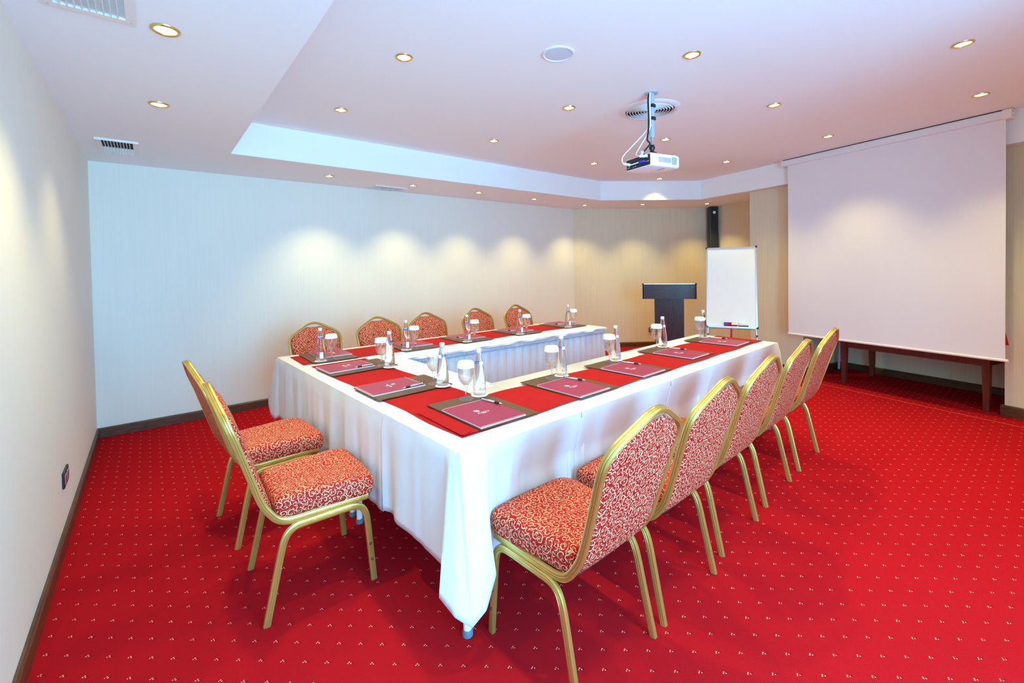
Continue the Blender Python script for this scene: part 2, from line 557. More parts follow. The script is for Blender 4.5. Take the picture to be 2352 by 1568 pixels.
baseboard('baseboard_right', sn(5.63, -6.62), sn(4.26, -6.62), -1)
baseboard('baseboard_recess', sn(3.526, -6.62), sn(SR, -6.62), -1)
baseboard('baseboard_pier', sn(4.262, -5.81), sn(3.526, -5.81), -1)
baseboard('baseboard_pier_side', sn(4.262, -6.62), sn(4.262, -5.81), -1, e1=.018)
baseboard('baseboard_pier_inner', sn(3.526, -5.81), sn(3.526, -6.62), -1, e0=.018)
baseboard('baseboard_right_near', sn(SR, -5.81), sn(S_END, -5.81), -1, h=.10, th=.022, e0=.022)
baseboard('baseboard_right_inner', sn(SR, -6.62), sn(SR, -5.81), -1, h=.10)
se = MB(); se.box(S_END, 3.4, -5.525, -5.519, 0, .0025, fn=snf)
struct(se.build('trim_1', 'carpet_edge'))

# ------------------------------------------------------------------ ceiling fittings
def make_downlight():
    t = thing('downlight', 'round gold-rimmed downlight', 'downlight')
    r = MB()
    prof = [(.037, .004), (.037, -.002), (.040, -.007), (.046, -.008), (.051, -.005), (.0525, 0), (.0525, .004)]
    n = 28; rings = []
    for pr, z in prof: rings.append([(pr * math.cos(2 * PI * j / n), pr * math.sin(2 * PI * j / n), z) for j in range(n)])
    r.loft(rings, caps=False); r.build('trim_ring', 'brass', t, smooth=40)
    g = MB(); g.lathe([(.0368, .004), (.0368, -.001), (.030, -.004), (.012, -.0055), (.0, -.0058)], 24); g.build('lens', 'lamp', t, smooth=60)
    return t
LOW = [(.079, 2.321), (.072, 3.359), (1.502, 4.862), (2.473, 4.870), (3.416, 4.845), (4.421, 4.858), (5.567, 4.890), (6.323, 4.301), (7.181, 3.648)]
UP = [(1.237, 2.513), (1.229, 3.638), (2.682, 2.508), (2.749, 3.616), (4.370, 3.677), (5.958, 3.752), (2.629, 1.420), (4.004, 1.461), (4.159, 2.548),
      (5.703, 2.637), (5.457, 1.484), (3.816, .352), (5.103, .372)]
OFF_LOW = []
OFF_UP = [(1.23, 1.42), (1.23, .36), (2.55, .36), (1.23, -.6), (2.55, -.6), (3.8, -.6), (5.05, -.6)]
sd = bpy.data.lights.new('downlight_beam', 'SPOT')
sd.energy = SPOT_W; sd.color = SPOT_COL; sd.spot_size = math.radians(100); sd.spot_blend = .9; sd.shadow_soft_size = .03
dl0 = make_downlight(); used = [False]
def place_light(x, y, z, label, group):
    if not used[0]:
        o = dl0; o.location = (x, y, z); o['label'] = label; o['group'] = group; used[0] = True
    else:
        o = dup(dl0, (x, y, z), 0, label, group)
    lo = bpy.data.objects.new('beam', sd); COL.objects.link(lo); lo.parent = o; lo.location = (0, 0, -.03)
NTH = ['first', 'second', 'third', 'fourth', 'fifth', 'sixth', 'seventh']
strip = sorted([p for p in LOW + OFF_LOW if p[0] < .5], key=lambda p: -p[1])
for k, (x, y) in enumerate(strip):
    place_light(x, y, ZC, 'lowered-ceiling downlight in the strip with the air vents, %s from the corner vent' % NTH[k], 'downlights in the vented strip')
for k, (x, y) in enumerate(LOW[2:7]):
    place_light(x, y, ZC, 'lowered-ceiling downlight along the long pale wall, %s from the vented strip' % NTH[k], 'downlights along the pale wall')
for k, (x, y) in enumerate(LOW[7:]):
    place_light(x, y, ZC, 'lowered-ceiling downlight above the lectern wall, %s from the long pale wall' % NTH[k], 'downlights above the lectern wall')
rows_ = {}
for x, y in UP + OFF_UP: rows_.setdefault(min(range(5), key=lambda r: abs(y - (3.67, 2.55, 1.45, .36, -.6)[r])), []).append((x, y))
for r in sorted(rows_):
    for k, (x, y) in enumerate(sorted(rows_[r])):
        place_light(x, y, ZU, 'raised-ceiling downlight, %s row from the long pale wall, %s from the vented strip' % (NTH[r], NTH[k]), 'downlights in the raised ceiling')

def vent(label, cx, cy, lx, ly, z, closed=False):
    """rectangular return-air grille; blades run along y, spaced along x"""
    t = thing('ceiling_vent', label, 'vent', (cx, cy, z))
    f = MB(); b = .032
    for (x0, x1, y0, y1) in ((-lx / 2, lx / 2, -ly / 2, -ly / 2 + b), (-lx / 2, lx / 2, ly / 2 - b, ly / 2), (-lx / 2, -lx / 2 + b, -ly / 2 + b, ly / 2 - b), (lx / 2 - b, lx / 2, -ly / 2 + b, ly / 2 - b)):
        f.box(x0, x1, y0, y1, -.008, 0)
    # raised lip
    f.box(-lx / 2 - .002, lx / 2 + .002, -ly / 2 - .004, -ly / 2 + .003, -.016, 0)
    f.build('frame', 'cream_metal', t, fix=False)
    k = MB(); k.box(-lx / 2 + b, lx / 2 - b, -ly / 2 + b, ly / 2 - b, -.001, .0)
    k.build('duct', 'chrome' if closed else 'dark_void', t)
    n = 10; w = lx - 2 * b
    me = None
    for i in range(1, n):
        x = -lx / 2 + b + w * i / n
        if me is None:
            s = MB(); s.box(-.0012, .0012, -ly / 2 + b, ly / 2 - b, -.010, .0)
            o = s.build('blade', 'white_metal', t); me = o
        else:
            o = me.copy(); COL.objects.link(o); o.parent = t
        o.location = (x, 0, 0); o.rotation_euler = (0, math.radians(14), 0)
    r = MB(); r.box(-lx / 2 + b, lx / 2 - b, .04 * ly, ly / 2 - b, -.0030, -.0012)
    r.build('damper_plate', 'chrome', t)
    for sx in (-1, 1):
        for sy in (-1, 1):
            s = MB(); s.lathe([(.004, -.0075), (.004, -.0095), (.0, -.010)], 8, (sx * (lx / 2 - .016), sy * (ly / 2 - .016), 0)); s.build('screw', 'chrome', t)
    return t
vent('white air vent over the left strip, cut off beside the first downlight', -.145, 2.08, .265, .53, ZC)
vent('white rectangular air vent at the corner of the two pale walls', -.16, 4.67, .245, .50, ZC)
vent('flat slim air vent above the long pale wall', 2.29, 5.19, .40, .27, ZC, True)

# ceiling loudspeaker
t = thing('ceiling_speaker', 'round flush ceiling loudspeaker with a pale blue grille', 'speaker', (1.958, 1.913, ZU))
m = MB(); n = 40
m.loft([[(r * math.cos(2 * PI * j / n), r * math.sin(2 * PI * j / n), z) for j in range(n)] for r, z in ((.083, .003), (.083, -.005), (.090, -.009), (.098, -.006), (.100, .003))], caps=False)
m.build('rim', 'white_metal', t, smooth=40)
m = MB(); m.lathe([(.083, .0), (.083, -.004), (.05, -.006), (0, -.007)], 40); m.build('grille', 'speaker_grille', t, smooth=50)
# round diffuser
t = thing('ceiling_diffuser', 'round white air diffuser of concentric rings behind the projector pole', 'vent', (3.262, 2.140, ZU))
m = MB(); m.lathe([(.205, -.001), (.205, -.0022), (0, -.0022)], 40); m.build('duct', 'dark_void', t)
def ringmesh(r0, r1, z0, z1, n=48):
    mm = MB()
    mm.loft([[(r * math.cos(2 * PI * j / n), r * math.sin(2 * PI * j / n), z) for j in range(n)] for r, z in ((r0, z0), (r0 + .004, z0 - .002), (r1, z1), (r1 - .004, z1 + .0015), (r0, z0))], caps=False)
    return mm
m = MB(); m.loft([[(r * math.cos(2 * PI * j / n), r * math.sin(2 * PI * j / n), z) for j in range(n)] for r, z in ((.196, -.002), (.200, -.016), (.215, -.014), (.240, -.004), (.243, .0))], caps=False)
m.build('rim', 'white_metal', t, smooth=40)
for i in range(8):
    r = .186 - i * .0225
    ringmesh(r - .008, r + .003, -.018, -.006).build('ring', 'white_metal', t, smooth=40)
m = MB(); m.lathe([(.012, -.004), (.012, -.02), (0, -.022)], 20); m.build('hub', 'white_metal', t)

# ------------------------------------------------------------------ projector on its pole
PX, PY = 2.957, 1.923
t = thing('projector_mount', 'pale blue-grey ceiling pole with black straps holding the projector', 'mount', (PX, PY, ZU))
m = MB(); m.lathe([(.05, .0), (.05, -.006), (.046, -.009), (.022, -.010)], 28); m.build('ceiling_plate', 'grey_blue_metal', t, smooth=40)
m = MB(); m.bbox(-.0165, .0165, -.0165, .0165, -.335, -.008, .005, 2); m.build('pole', 'grey_blue_metal', t, smooth=40)
m = MB(); m.bbox(-.012, .012, -.012, .012, -.395, -.33, .004, 2); m.build('inner_pole', 'chrome', t, smooth=40)
for z in (-.10, -.195):
    m = MB(); m.bbox(-.020, .020, -.026, .020, z - .012, z + .012, .005, 2); m.build('strap', 'black', t, smooth=40)
m = MB(); m.lathe([(0, -.385), (.014, -.39), (.021, -.405), (.021, -.42), (.013, -.435), (.018, -.44), (.026, -.46), (.026, -.466), (0, -.468)], 18); m.build('swivel', 'black', t, smooth=40)
m = MB()
for a in (.4, 2.2, 4.0, 5.4):
    m.box(-.008, .085, -.008, .008, -.472, -.464, fn=lambda x, y, z, a=a: (x * math.cos(a) - y * math.sin(a), x * math.sin(a) + y * math.cos(a), z))
m.build('mount_arm', 'black', t, fix=False)
PRZ = math.radians(-12.5)
pr = thing('projector', 'white video projector with a dark connector panel hanging from the ceiling pole', 'projector', (PX - .013, PY - .015, 2.15), PRZ)
# body: local x = throw direction, rear at -x
m = MB(); L2, W2, Hh = .145, .130, .092
rings = []
for x, s in ((-L2, .96), (-L2 + .006, 1), (L2 - .03, 1), (L2 - .01, .95), (L2, .86)):
    rings.append([(x, y * s, Hh / 2 + (z - Hh / 2) * s) for y, z in rrect(-W2, W2, 0, Hh, .014, 3)])
m.loft(rings); m.build('body', 'white_plastic', pr, smooth=35)
m = MB(); m.loft([[(x, y, z) for y, z in rrect(-W2 + .009, W2 - .009, .008, Hh - .008, .006, 2)] for x in (-L2 + .002, -L2 - .003)])
pn = m.build('connector_panel', 'black', pr)
for i, y in enumerate((-.11, -.098, -.086)):
    m = MB(); m.cyl((-L2 - .003, y, .035), (-L2 - .007, y, .035), .004, 8); m.build('round_socket', 'chrome', pn)
for y, z in ((.02, .02), (.04, .018), (.085, .022), (.10, .02), (.09, .035)):
    m = MB(); m.box(-L2 - .0045, -L2 - .003, y, y + .009, z, z + .006); m.build('flat_socket', 'chrome', pn)
m = MB(); m.bbox(-L2 - .028, -L2 - .003, -.078, -.030, .028, .046, .003, 1); m.build('video_plug', 'blue_plastic', pn)
# side facing the camera (-y side)
m = MB(); m.box(-.075, .045, -W2 - .0025, -W2 + .001, .030, .066); m.build('filter_window', 'grey_glass', pr)
m = MB()
for i in range(5):
    for j in range(6): m.box(.056 + i * .010, .061 + i * .010, -W2 - .002, -W2 + .001, .022 + j * .009, .027 + j * .009)
m.build('vent_grille', 'black', pr, fix=False)
m = MB(); m.lathe([(.036, 0), (.036, .012), (.028, .016), (.0, .010)], 20, (L2 - .004, .06, .048), 'x'); m.build('lens', 'grey_glass', pr, smooth=40)
m = MB(); m.box(.02, .028, -.09, -.02, -.001, .001); m.build('base_slot', 'mahogany', pr)
for (x, y) in ((.11, .1), (.11, -.1), (-.11, 0)):
    m = MB(); m.cyl((x, y, Hh - .002), (x, y, Hh + .008), .008, 10); m.build('foot', 'white_plastic', pr)
def cable(name, mat, pts, r, parent, n=8):
    m = MB(); m.tube([tuple(p) for p in catmull(pts, n)], r, 8); return m.build(name, mat, parent, smooth=60)
cable('video_cable', 'white_cable', [(-.018, .0, .34), (-.03, .05, .29), (-.075, .13, .21), (-.155, .155, .12), (-.185, .11, .055), (-.176, .05, .036), (-.172, -.03, .037)], .0045, pr)
cable('power_cable', 'white_cable', [(-.016, -.005, .34), (-.03, .025, .27), (-.08, .06, .17), (-.14, .03, .11), (-.172, -.03, .085), (-.165, -.06, .075)], .0042, pr)
for a_, b_ in (((-.180, .11, .054), (-.176, .055, .037)), ((-.170, -.045, .078), (-.150, -.10, .070))):
    m = MB(); m.cyl(a_, b_, .010, 10); m.build('plug_body', 'white_cable', pr, smooth=40)
cable('black_cable', 'black_soft', [(-.015, .012, .575), (-.026, .016, .53), (-.026, .012, .40), (-.028, .014, .30), (-.034, .02, .23), (-.018, .01, .20), (-.036, .03, .165), (-.05, .05, .135), (-.045, .02, .11)], .006, pr)
cable('cable_bundle', 'white_cable', [(-.02, .0, .575), (-.024, .0, .50), (-.022, .0, .42), (-.02, .0, .34)], .006, pr)
m = MB(); m.cyl((-.06, .045, .15), (-.055, .06, .115), .013, 10); m.box(-.056, -.053, .062, .066, .095, .118); m.box(-.062, -.059, .06, .064, .095, .118); m.build('mains_plug', 'white_plastic', pr, fix=False)

# ------------------------------------------------------------------ projection screen
t = thing('projection_screen', 'large white pull-down projection screen hanging in front of the recess', 'screen', tuple(sn(2.6, -5.55)), 0)
def loc_sn(s0, n0):
    base = sn(s0, n0)
    return lambda s, n, z: tuple(sn(s, n, z) - base)
q = loc_sn(2.6, -5.55)
m = MB(); m.loft([[(s, n, z) for n, z in rrect(-5.60, -5.53, 2.650, 2.727, .016, 3)] for s in (1.655, 3.598)], fn=q); m.build('case', 'white_metal', t, smooth=40)
m = MB(); m.loft([[(s, n, z) for n, z in rrect(-5.606, -5.524, 2.644, 2.732, .012, 3)] for s in (1.600, 1.655)], fn=q); m.build('end_cap', 'cream_metal', t, smooth=40)
m = MB(); m.loft([[(s, n, z) for n, z in rrect(-5.604, -5.526, 2.647, 2.730, .012, 3)] for s in (3.598, 3.612)], fn=q); m.build('end_cap', 'cream_metal', t, smooth=40)
for z in (2.672, 2.706):
    m = MB()
    m.add([q(1.5995, -5.565 + .008 * math.cos(a), z + .006 * math.sin(a)) for a in [2 * PI * k / 10 for k in range(10)]], [tuple(range(10))])
    m.build('screw', 'black', t, fix=False)
m = MB(); m.box(1.60, 3.61, -5.604, -5.545, 2.729, ZU, fn=q); m.build('hanger_strip', 'black', t)
m = MB(); NS = 24
rings = []
for k in range(NS + 1):
    z = .552 + (2.66 - .552) * k / NS
    rings.append([(s, -5.552 + .004 * math.sin(z * 2.2) + dn, z) for s, dn in ((1.640, 0), (1.640, -.0015), (2.6, -.0015), (3.549, -.0015), (3.549, 0), (2.6, .001))])
m.loft(rings, fn=q); m.build('fabric', 'screen', t)
m = MB(); m.loft([[(s, n, z) for n, z in rrect(-5.562, -5.538, .535, .560, .010, 3)] for s in (1.636, 3.553)], fn=q); m.build('bottom_bar', 'cream_metal', t, smooth=40)
m = MB(); m.loft([[(s, n, z) for n, z in rrect(-5.564, -5.536, .533, .562, .011, 3)] for s in (1.622, 1.637)], fn=q); m.build('bar_cap', 'cream_metal', t, smooth=40)

# ------------------------------------------------------------------ side table in the recess, cloth-covered case, folded stand
t = thing('side_table', 'dark red wooden table standing in the recess under the projection screen', 'table', tuple(sn(2.46, -6.17)))
q = loc_sn(2.46, -6.17)
m = MB(); m.bbox(1.80, 3.13, -6.50, -5.80, .70, .735, .006, 2, fn=q); m.build('table_top', 'mahogany', t)
for s in (1.85, 3.07):
    for n_ in (-5.85, -6.45):
        m = MB(); m.loft([[(s + u * k, n_ + w * k, z) for u, w in ((-1, -1), (1, -1), (1, 1), (-1, 1))] for z, k in ((0, .020), (.42, .028), (.70, .029))], fn=q); m.build('leg', 'mahogany', t)
for n_ in (-5.85, -6.45):
    m = MB(); m.box(1.88, 3.04, n_ - .012, n_ + .012, .425, .495, fn=q); m.build('rail', 'mahogany', t)
for s in (1.85, 3.07):
    m = MB(); m.box(s - .012, s + .012, -6.42, -5.88, .425, .495, fn=q); m.build('rail', 'mahogany', t)
m = MB(); m.box(1.84, 3.08, -6.47, -5.87, .50, .515, fn=q); m.build('shelf', 'black', t)
# case under red cloth
m = MB()
cs0, cs1, cn0, cn1, zt = 1.752, 2.25, -6.30, -5.775, 1.085
ring = rrect(cs0, cs1, cn0, cn1, .02, 3)
ring = ring[:8] + [(cs0, cn1 - .045), (cs0, cn1 - .15), (cs0, cn1 - .30)] + ring[8:]; k = len(ring)
def drape(off, z, wav):
    out = []
    for i, (a, b) in enumerate(ring):
        ca, cb = (cs0 + cs1) / 2, (cn0 + cn1) / 2
        d = Vector((a - ca, b - cb)).normalized()
        w = (off + wav * math.sin(i * 1.9)) * (.3 if a < cs0 + .03 else 1)
        cz = a < cs0 + .021 and b > cn1 - .021
        lw = max(0, (.97 - z) / .23) if cz else 0
        out.append((a + d.x * w - .075 * lw, b + d.y * w + .05 * lw, z - .085 * lw))
    return out
m.loft([drape(-.012, zt, 0), drape(0, zt - .012, 0), drape(.004, .95, .004), drape(.012, .84, .008), drape(.02, .745, .012)], caps=False)
m.add(drape(-.012, zt, 0), [tuple(range(k))])
o = m; o.v = [tuple(sn(*p)) for p in o.v]
o = m.build('red_cloth', 'red_cloth', None, smooth=50)
tag(o, 'red cloth draped over equipment, sticking out past the screen edge', 'cloth')
m = MB(); m.bbox(1.80, 2.2, -6.26, -5.82, .736, 1.078, .01, 2, fn=snf)
o = m.build('equipment_case', 'black'); tag(o, 'black equipment case hidden under the red cloth behind the screen', 'case')
t = thing('audio_receiver', 'small black audio receiver with an aerial on the red cloth', 'receiver', tuple(sn(1.82, -5.98, zt)))
m = MB(); m.bbox(-.05, .12, -.07, .07, .001, .045, .006, 2, fn=lambda s, n, z: tuple(SD * s + ND * n + Vector((0, 0, z)))); m.build('body', 'black', t)
m = MB(); m.cyl(tuple(SD * -.03 + Vector((0, 0, .044))), tuple(SD * -.03 + Vector((0, 0, .075))), .005, 8); m.build('knob', 'chrome', t)
m = MB(); m.cyl(tuple(SD * .05 + Vector((0, 0, .044))), tuple(SD * -.09 + Vector((0, 0, .24))), .004, 8); m.build('aerial', 'black', t)
t = thing('folded_stand', 'folded black tripod stand leaning beside the recess table', 'stand', tuple(sn(3.36, -6.40)))
q = loc_sn(3.36, -6.40)
for i, (ds, dn) in enumerate(((0, 0), (.06, .015), (-.035, .05))):
    m = MB(); m.cyl(q(3.36 + ds, -6.40 + dn, .0), q(3.36 + ds * .3, -6.40 + dn * .3, 1.1), .014, 10)
    l = m.build('leg', 'black' if i != 1 else 'grey_blue_metal', t, smooth=40)
    m = MB(); m.cyl(q(3.36 + ds, -6.40 + dn, 0), q(3.36 + ds, -6.40 + dn, .03), .024, 12); m.build('rubber_foot', 'black_soft', l)
m = MB(); m.cyl(q(3.36, -6.40, 1.05), q(3.36, -6.40, 1.18), .03, 12); m.build('hub', 'black', t)

# ------------------------------------------------------------------ lectern, flip chart, column speaker
CR_ = Vector((.8064, -.5914, 0)); CF_ = Vector((.5914, .8064, 0))    # along and into the lectern wall
RZL = math.atan2(CR_.y, CR_.x)
t = thing('lectern', 'dark wooden T-shaped lectern standing before the beige wall', 'lectern', (5.90, 3.585, 0), math.radians(-56.5))
m = MB(); m.bbox(-.203, .203, -.03, .22, 0.03, .945, .004, 1); m.build('column', 'lectern_wood', t)
m = MB(); m.bbox(-.36, .36, -.06, .32, 0, .03, .006, 2); m.build('base', 'lectern_wood_across', t)
m = MB(); m.box(-.372, .372, -.06, -.04, .945, 1.16); m.build('front_panel', 'lectern_wood_across', t)
for s in (-1, 1):
    m = MB(); m.add([(s * .372, -.06, .945), (s * .372, .36, .945), (s * .372, .36, 1.06), (s * .372, -.06, 1.16), (s * .354, -.06, .945), (s * .354, .36, .945), (s * .354, .36, 1.06), (s * .354, -.06, 1.16)],
                    [(0, 1, 2, 3), (4, 7, 6, 5), (0, 4, 5, 1), (1, 5, 6, 2), (2, 6, 7, 3), (3, 7, 4, 0)]); m.build('side_panel', 'lectern_wood', t)
m = MB(); m.add([(-.354, -.04, 1.13), (.354, -.04, 1.13), (.354, .35, 1.03), (-.354, .35, 1.03), (-.354, -.04, 1.112), (.354, -.04, 1.112), (.354, .35, 1.012), (-.354, .35, 1.012)],
                [(0, 1, 2, 3), (4, 7, 6, 5), (0, 4, 5, 1), (1, 5, 6, 2), (2, 6, 7, 3), (3, 7, 4, 0)]); m.build('desk_top', 'lectern_wood_across', t)
m = MB(); m.box(-.354, .354, -.04, .34, .945, .96); m.build('bottom_panel', 'lectern_wood_across', t)
m = MB(); m.bbox(-.366, .366, -.066, -.052, 1.158, 1.168, .003, 1); m.build('metal_edge', 'chrome', t)
for s in (-1, 1):
    m = MB(); m.bbox(s * .363 - .012, s * .363 + .012, -.068, -.044, 1.152, 1.174, .003, 1); m.build('corner_clip', 'black', t)

# flip chart: board corners
bl, br_, tl = Vector((5.50, 2.83, .665)), Vector((5.735, 2.325, .635)), Vector((5.69, 2.88, 1.650))
def px_point(x, y, d):
    c = Vector(((x - W_PX / 2) / F_PX * d, (y - CY) / F_PX * d, d))
    return M_ @ c + Vector((0, 0, CAM_H))
# board plane: vertical yaw + backward lean, fitted to the corner sight lines
TL, TR_, BR_, BL_ = px_point(1626.5, 571, 5.85), px_point(1742.6, 564.5, 5.60), px_point(1734.4, 755, 5.42), px_point(1619, 747, 5.67)
ex = ((TR_ - TL) + (BR_ - BL_)); ex.z = 0; ex.normalize()
ey_ = ((TL - BL_) + (TR_ - BR_)) / 2; ey_ = (ey_ - ex * ey_.dot(ex)).normalized()
en = ex.cross(ey_).normalized()       # out of the board towards the room
BW = ((TR_ - TL).length + (BR_ - BL_).length) / 4; BH = ((TL - BL_).length + (TR_ - BR_).length) / 4
BC = (TL + TR_ + BR_ + BL_) / 4
if en.dot(Vector((0, 0, CAM_H)) - BC) < 0: en = -en
FB = Vector((BC.x, BC.y, 0))
t = thing('flip_chart', 'white flip chart board with an aluminium frame on tripod legs', 'flip chart', tuple(FB))
def fb(u, v, w): return tuple(BC + ex * u + ey_ * v + en * w - FB)
m = MB(); m.box(-BW + .012, BW - .012, -BH + .012, BH - .012, -.010, .0, fn=fb); m.build('board', 'whiteboard', t)
for (u0, u1, v0, v1) in ((-BW, BW, BH - .016, BH), (-BW, BW, -BH, -BH + .016), (-BW, -BW + .016, -BH + .016, BH - .016), (BW - .016, BW, -BH + .016, BH - .016)):
    m = MB(); m.box(u0, u1, v0, v1, -.016, .006, fn=fb); m.build('frame_bar', 'chrome', t)
for su in (-1, 1):
    for sv in (-1, 1):
        m = MB(); m.bbox(su * BW - .012, su * BW + .012, sv * BH - .012, sv * BH + .012, -.018, .008, .006, 2, fn=fb); m.build('corner_cap', 'black' if (su, sv) != (-1, 1) else 'mahogany', t)
m = MB(); m.box(-BW + .03, BW - .03, -BH - .02, -BH - .008, -.01, .06, fn=fb); m.box(-BW + .03, BW - .03, -BH - .02, -BH + .004, .052, .06, fn=fb); m.build('pen_tray', 'chrome', t, fix=False)
hd = {}
for su in (-1, 1):
    top = Vector(fb(su * BW * .80, -BH * .3, -.03)); d = (-ey_ + ex * su * .10 + en * .0).normalized()
    k = -top.z / d.z; foot = top + d * k
    m = MB(); m.cyl(tuple(top), tuple(foot), .013, 12); l = m.build('leg', 'chrome', t, smooth=40)
    m = MB(); m.cyl(tuple(foot), tuple(foot - d * .04), .018, 12); m.build('rubber_foot', 'black_soft', l)
    m = MB(); kp = top + d * (k * .45); m.cyl(tuple(kp), tuple(kp + en * .045), .012, 10); m.build('clamp_knob', 'black', l)
top = Vector(fb(0, BH * .2, -.03)); foot = Vector(fb(0, 0, 0)) - en * .55; foot.z = 0; d = (foot - top).normalized()
m = MB(); m.cyl(tuple(top), tuple(foot), .013, 12); l = m.build('leg', 'chrome', t, smooth=40)
m = MB(); m.cyl(tuple(foot - d * .04), tuple(foot), .018, 12); m.build('rubber_foot', 'black_soft', l)
# things on the pen tray
def fw(u, v, w): return tuple(BC + ex * u + ey_ * v + en * w)
t = thing('marker_box', 'red marker pen packet on the flip chart tray', 'marker box', fw(.0, -BH - .008, .03))
off = Vector(fw(.0, -BH - .008, .03))
def fo(u, v, w): return tuple(ex * u + ey_ * v + en * w)
m = MB(); m.box(-.085, .065, .002, .062, -.02, .015, fn=fo); m.build('packet', 'red_cloth', t)
m = MB(); m.box(-.086, -.035, .034, .063, -.021, .016, fn=fo); m.build('blue_corner', 'blue_plastic', t)
m = MB(); m.box(.0, .066, .034, .0625, .0, .0155, fn=fo); m.build('white_label', 'paper', t)
t = thing('board_eraser', 'felt board eraser with a dark base on the flip chart tray', 'eraser', fw(.13, -BH - .008, .03))
m = MB(); m.box(-.055, .055, .002, .028, -.02, .018, fn=fo); m.build('felt', 'black_soft', t)
m = MB(); m.box(-.045, .045, .0285, .055, -.018, .016, fn=fo); m.build('handle', 'cream_metal', t)

t = thing('column_speaker', 'tall narrow black column loudspeaker in the corner behind the flip chart', 'speaker', tuple(sn(5.50, -6.53)), math.radians(-43))
m = MB(); m.bbox(-.075, .075, -.065, .06, 1.50, 2.435, .012, 2); m.build('cabinet', 'black', t, smooth=40)
m = MB(); m.bbox(-.062, .062, -.072, -.063, 1.52, 2.42, .004, 1); m.build('grille', 'black_soft', t)
m = MB(); m.lathe([(.016, 0), (.024, .0), (.024, .006), (.016, .006), (.016, 0)], 18, (0, -.079, 2.335), 'y'); m.build('badge_ring', 'white_plastic', t)
m = MB(); m.box(-.02, .02, .055, .14, 1.9, 2.0); m.build('wall_bracket', 'black', t)

# wall sockets
def socket(label, p, d, n, w=.15, hh=.082, frame='black'):
    p, d, n = Vector(p), Vector(d), Vector(n)
    fn = lambda u, v, w_: tuple(d * u + Vector((0, 0, v)) + n * w_)
    t = thing('wall_socket', label, 'socket', tuple(p))
    m = MB(); m.bbox(-w / 2, w / 2, -hh / 2, hh / 2, .0, .010, .006, 2, fn=fn); m.build('frame', frame, t)
    k = max(1, round(w / .075))
    for i in range(k):
        c = -w / 2 + w * (i + .5) / k
        m = MB(); m.bbox(c - .028, c + .028, -.028, .028, .010, .013, .004, 2, fn=fn); s = m.build('module', 'chrome', t)
        for sx in (-.009, .009):
            m = MB(); m.add([fn(c + sx + .003 * math.cos(a), .003 * math.sin(a), .0134) for a in [2 * PI * j / 8 for j in range(8)]], [tuple(range(8))]); m.build('pin_hole', 'black', s)
socket('dark double wall socket low on the left wall', (XL, 3.455, .335), (0, 1, 0), (1, 0, 0), .165, .088)
socket('black single wall socket beside the lectern', tuple(Vector((6.887, 4.548, .30)) - CF_ * .004), tuple(CR_), tuple(-CF_), .08, .08)

# ------------------------------------------------------------------ tables: frame of the table block
TH = math.radians(2.05)
P0 = Vector((.882, 1.403, 0))
T1 = Vector((math.cos(TH), math.sin(TH), 0)); T2 = Vector((-math.sin(TH), math.cos(TH), 0))
def tw(a, b, z=0.0): return tuple(P0 + T1 * a + T2 * b + Vector((0, 0, z)))
ZT = .75
BR = math.radians(-2.3)      # the wall-side row is turned a little
def back(a, c):              # a along, c = distance in from the wall-side edge (towards the room)
    return (a * math.cos(BR) + c * math.sin(BR), 2.586 + a * math.sin(BR) - c * math.cos(BR))
def folding_table(label, quad, legs=None):
    """quad: four (a, b) corners of the top, counter-clockwise"""
    ca = sum(p[0] for p in quad) / 4; cb = sum(p[1] for p in quad) / 4
    base = Vector(tw(ca, cb))
    t = thing('folding_table', label, 'table', tuple(base), 0, 'folding tables under the white cloths')
    m = MB(); m.loft([[tuple(Vector(tw(a, b, z)) - base) for a, b in quad] for z in (.715, .742)]); m.build('table_top', 'leather', t)
    m = MB()
    ins = [(a + (ca - a) * .08, b + (cb - b) * .08) for a, b in quad]
    for i in range(4):
        p = Vector(tw(*ins[i])) - base; q_ = Vector(tw(*ins[(i + 1) % 4])) - base
        m.cyl((p.x, p.y, .70), (q_.x, q_.y, .70), .012, 8)
    m.build('apron_frame', 'grey_blue_metal', t, fix=False)
    for a, b in (legs or quad):
        da, db = (ca - a), (cb - b); l = math.hypot(da, db)
        a2 = a + math.copysign(.045, da); b2 = b + math.copysign(.045, db)
        p = Vector(tw(a2, b2)) - base
        m = MB(); m.cyl((p.x, p.y, .0), (p.x, p.y, .716), .0165, 14); lg = m.build('leg', 'white_metal', t, smooth=40)
        m = MB(); m.lathe([(.021, 0), (.022, .012), (.019, .022), (.017, .026)], 16, (p.x, p.y, 0)); m.build('rubber_foot', 'rubber_blue', lg, smooth=40)
def rect(a0, a1, b0, b1): return [(a0, b0), (a1, b0), (a1, b1), (a0, b1)]
folding_table('folding table under the drooping cloth corner', rect(.01, .70, .01, 1.155))
folding_table('folding table under the short row at the pale wall end', rect(.01, .70, 1.165, 2.55))
folding_table('folding table next to the drooping corner in the long row', rect(.715, 2.01, .01, .70))
folding_table('folding table at the flip chart end of the long row', rect(2.02, 3.30, .01, .70))
def bq(a0, a1, c0, c1): return [back(a0, c1), back(a1, c1), back(a1, c0), back(a0, c0)]
folding_table('folding table behind the pleated skirt, short row end', bq(.76, 1.95, .02, .72), bq(.76, 1.95, .42, .72))
folding_table('folding table behind the pleated skirt, lectern end', bq(1.96, 3.17, .02, .72), bq(1.96, 3.17, .42, .72))

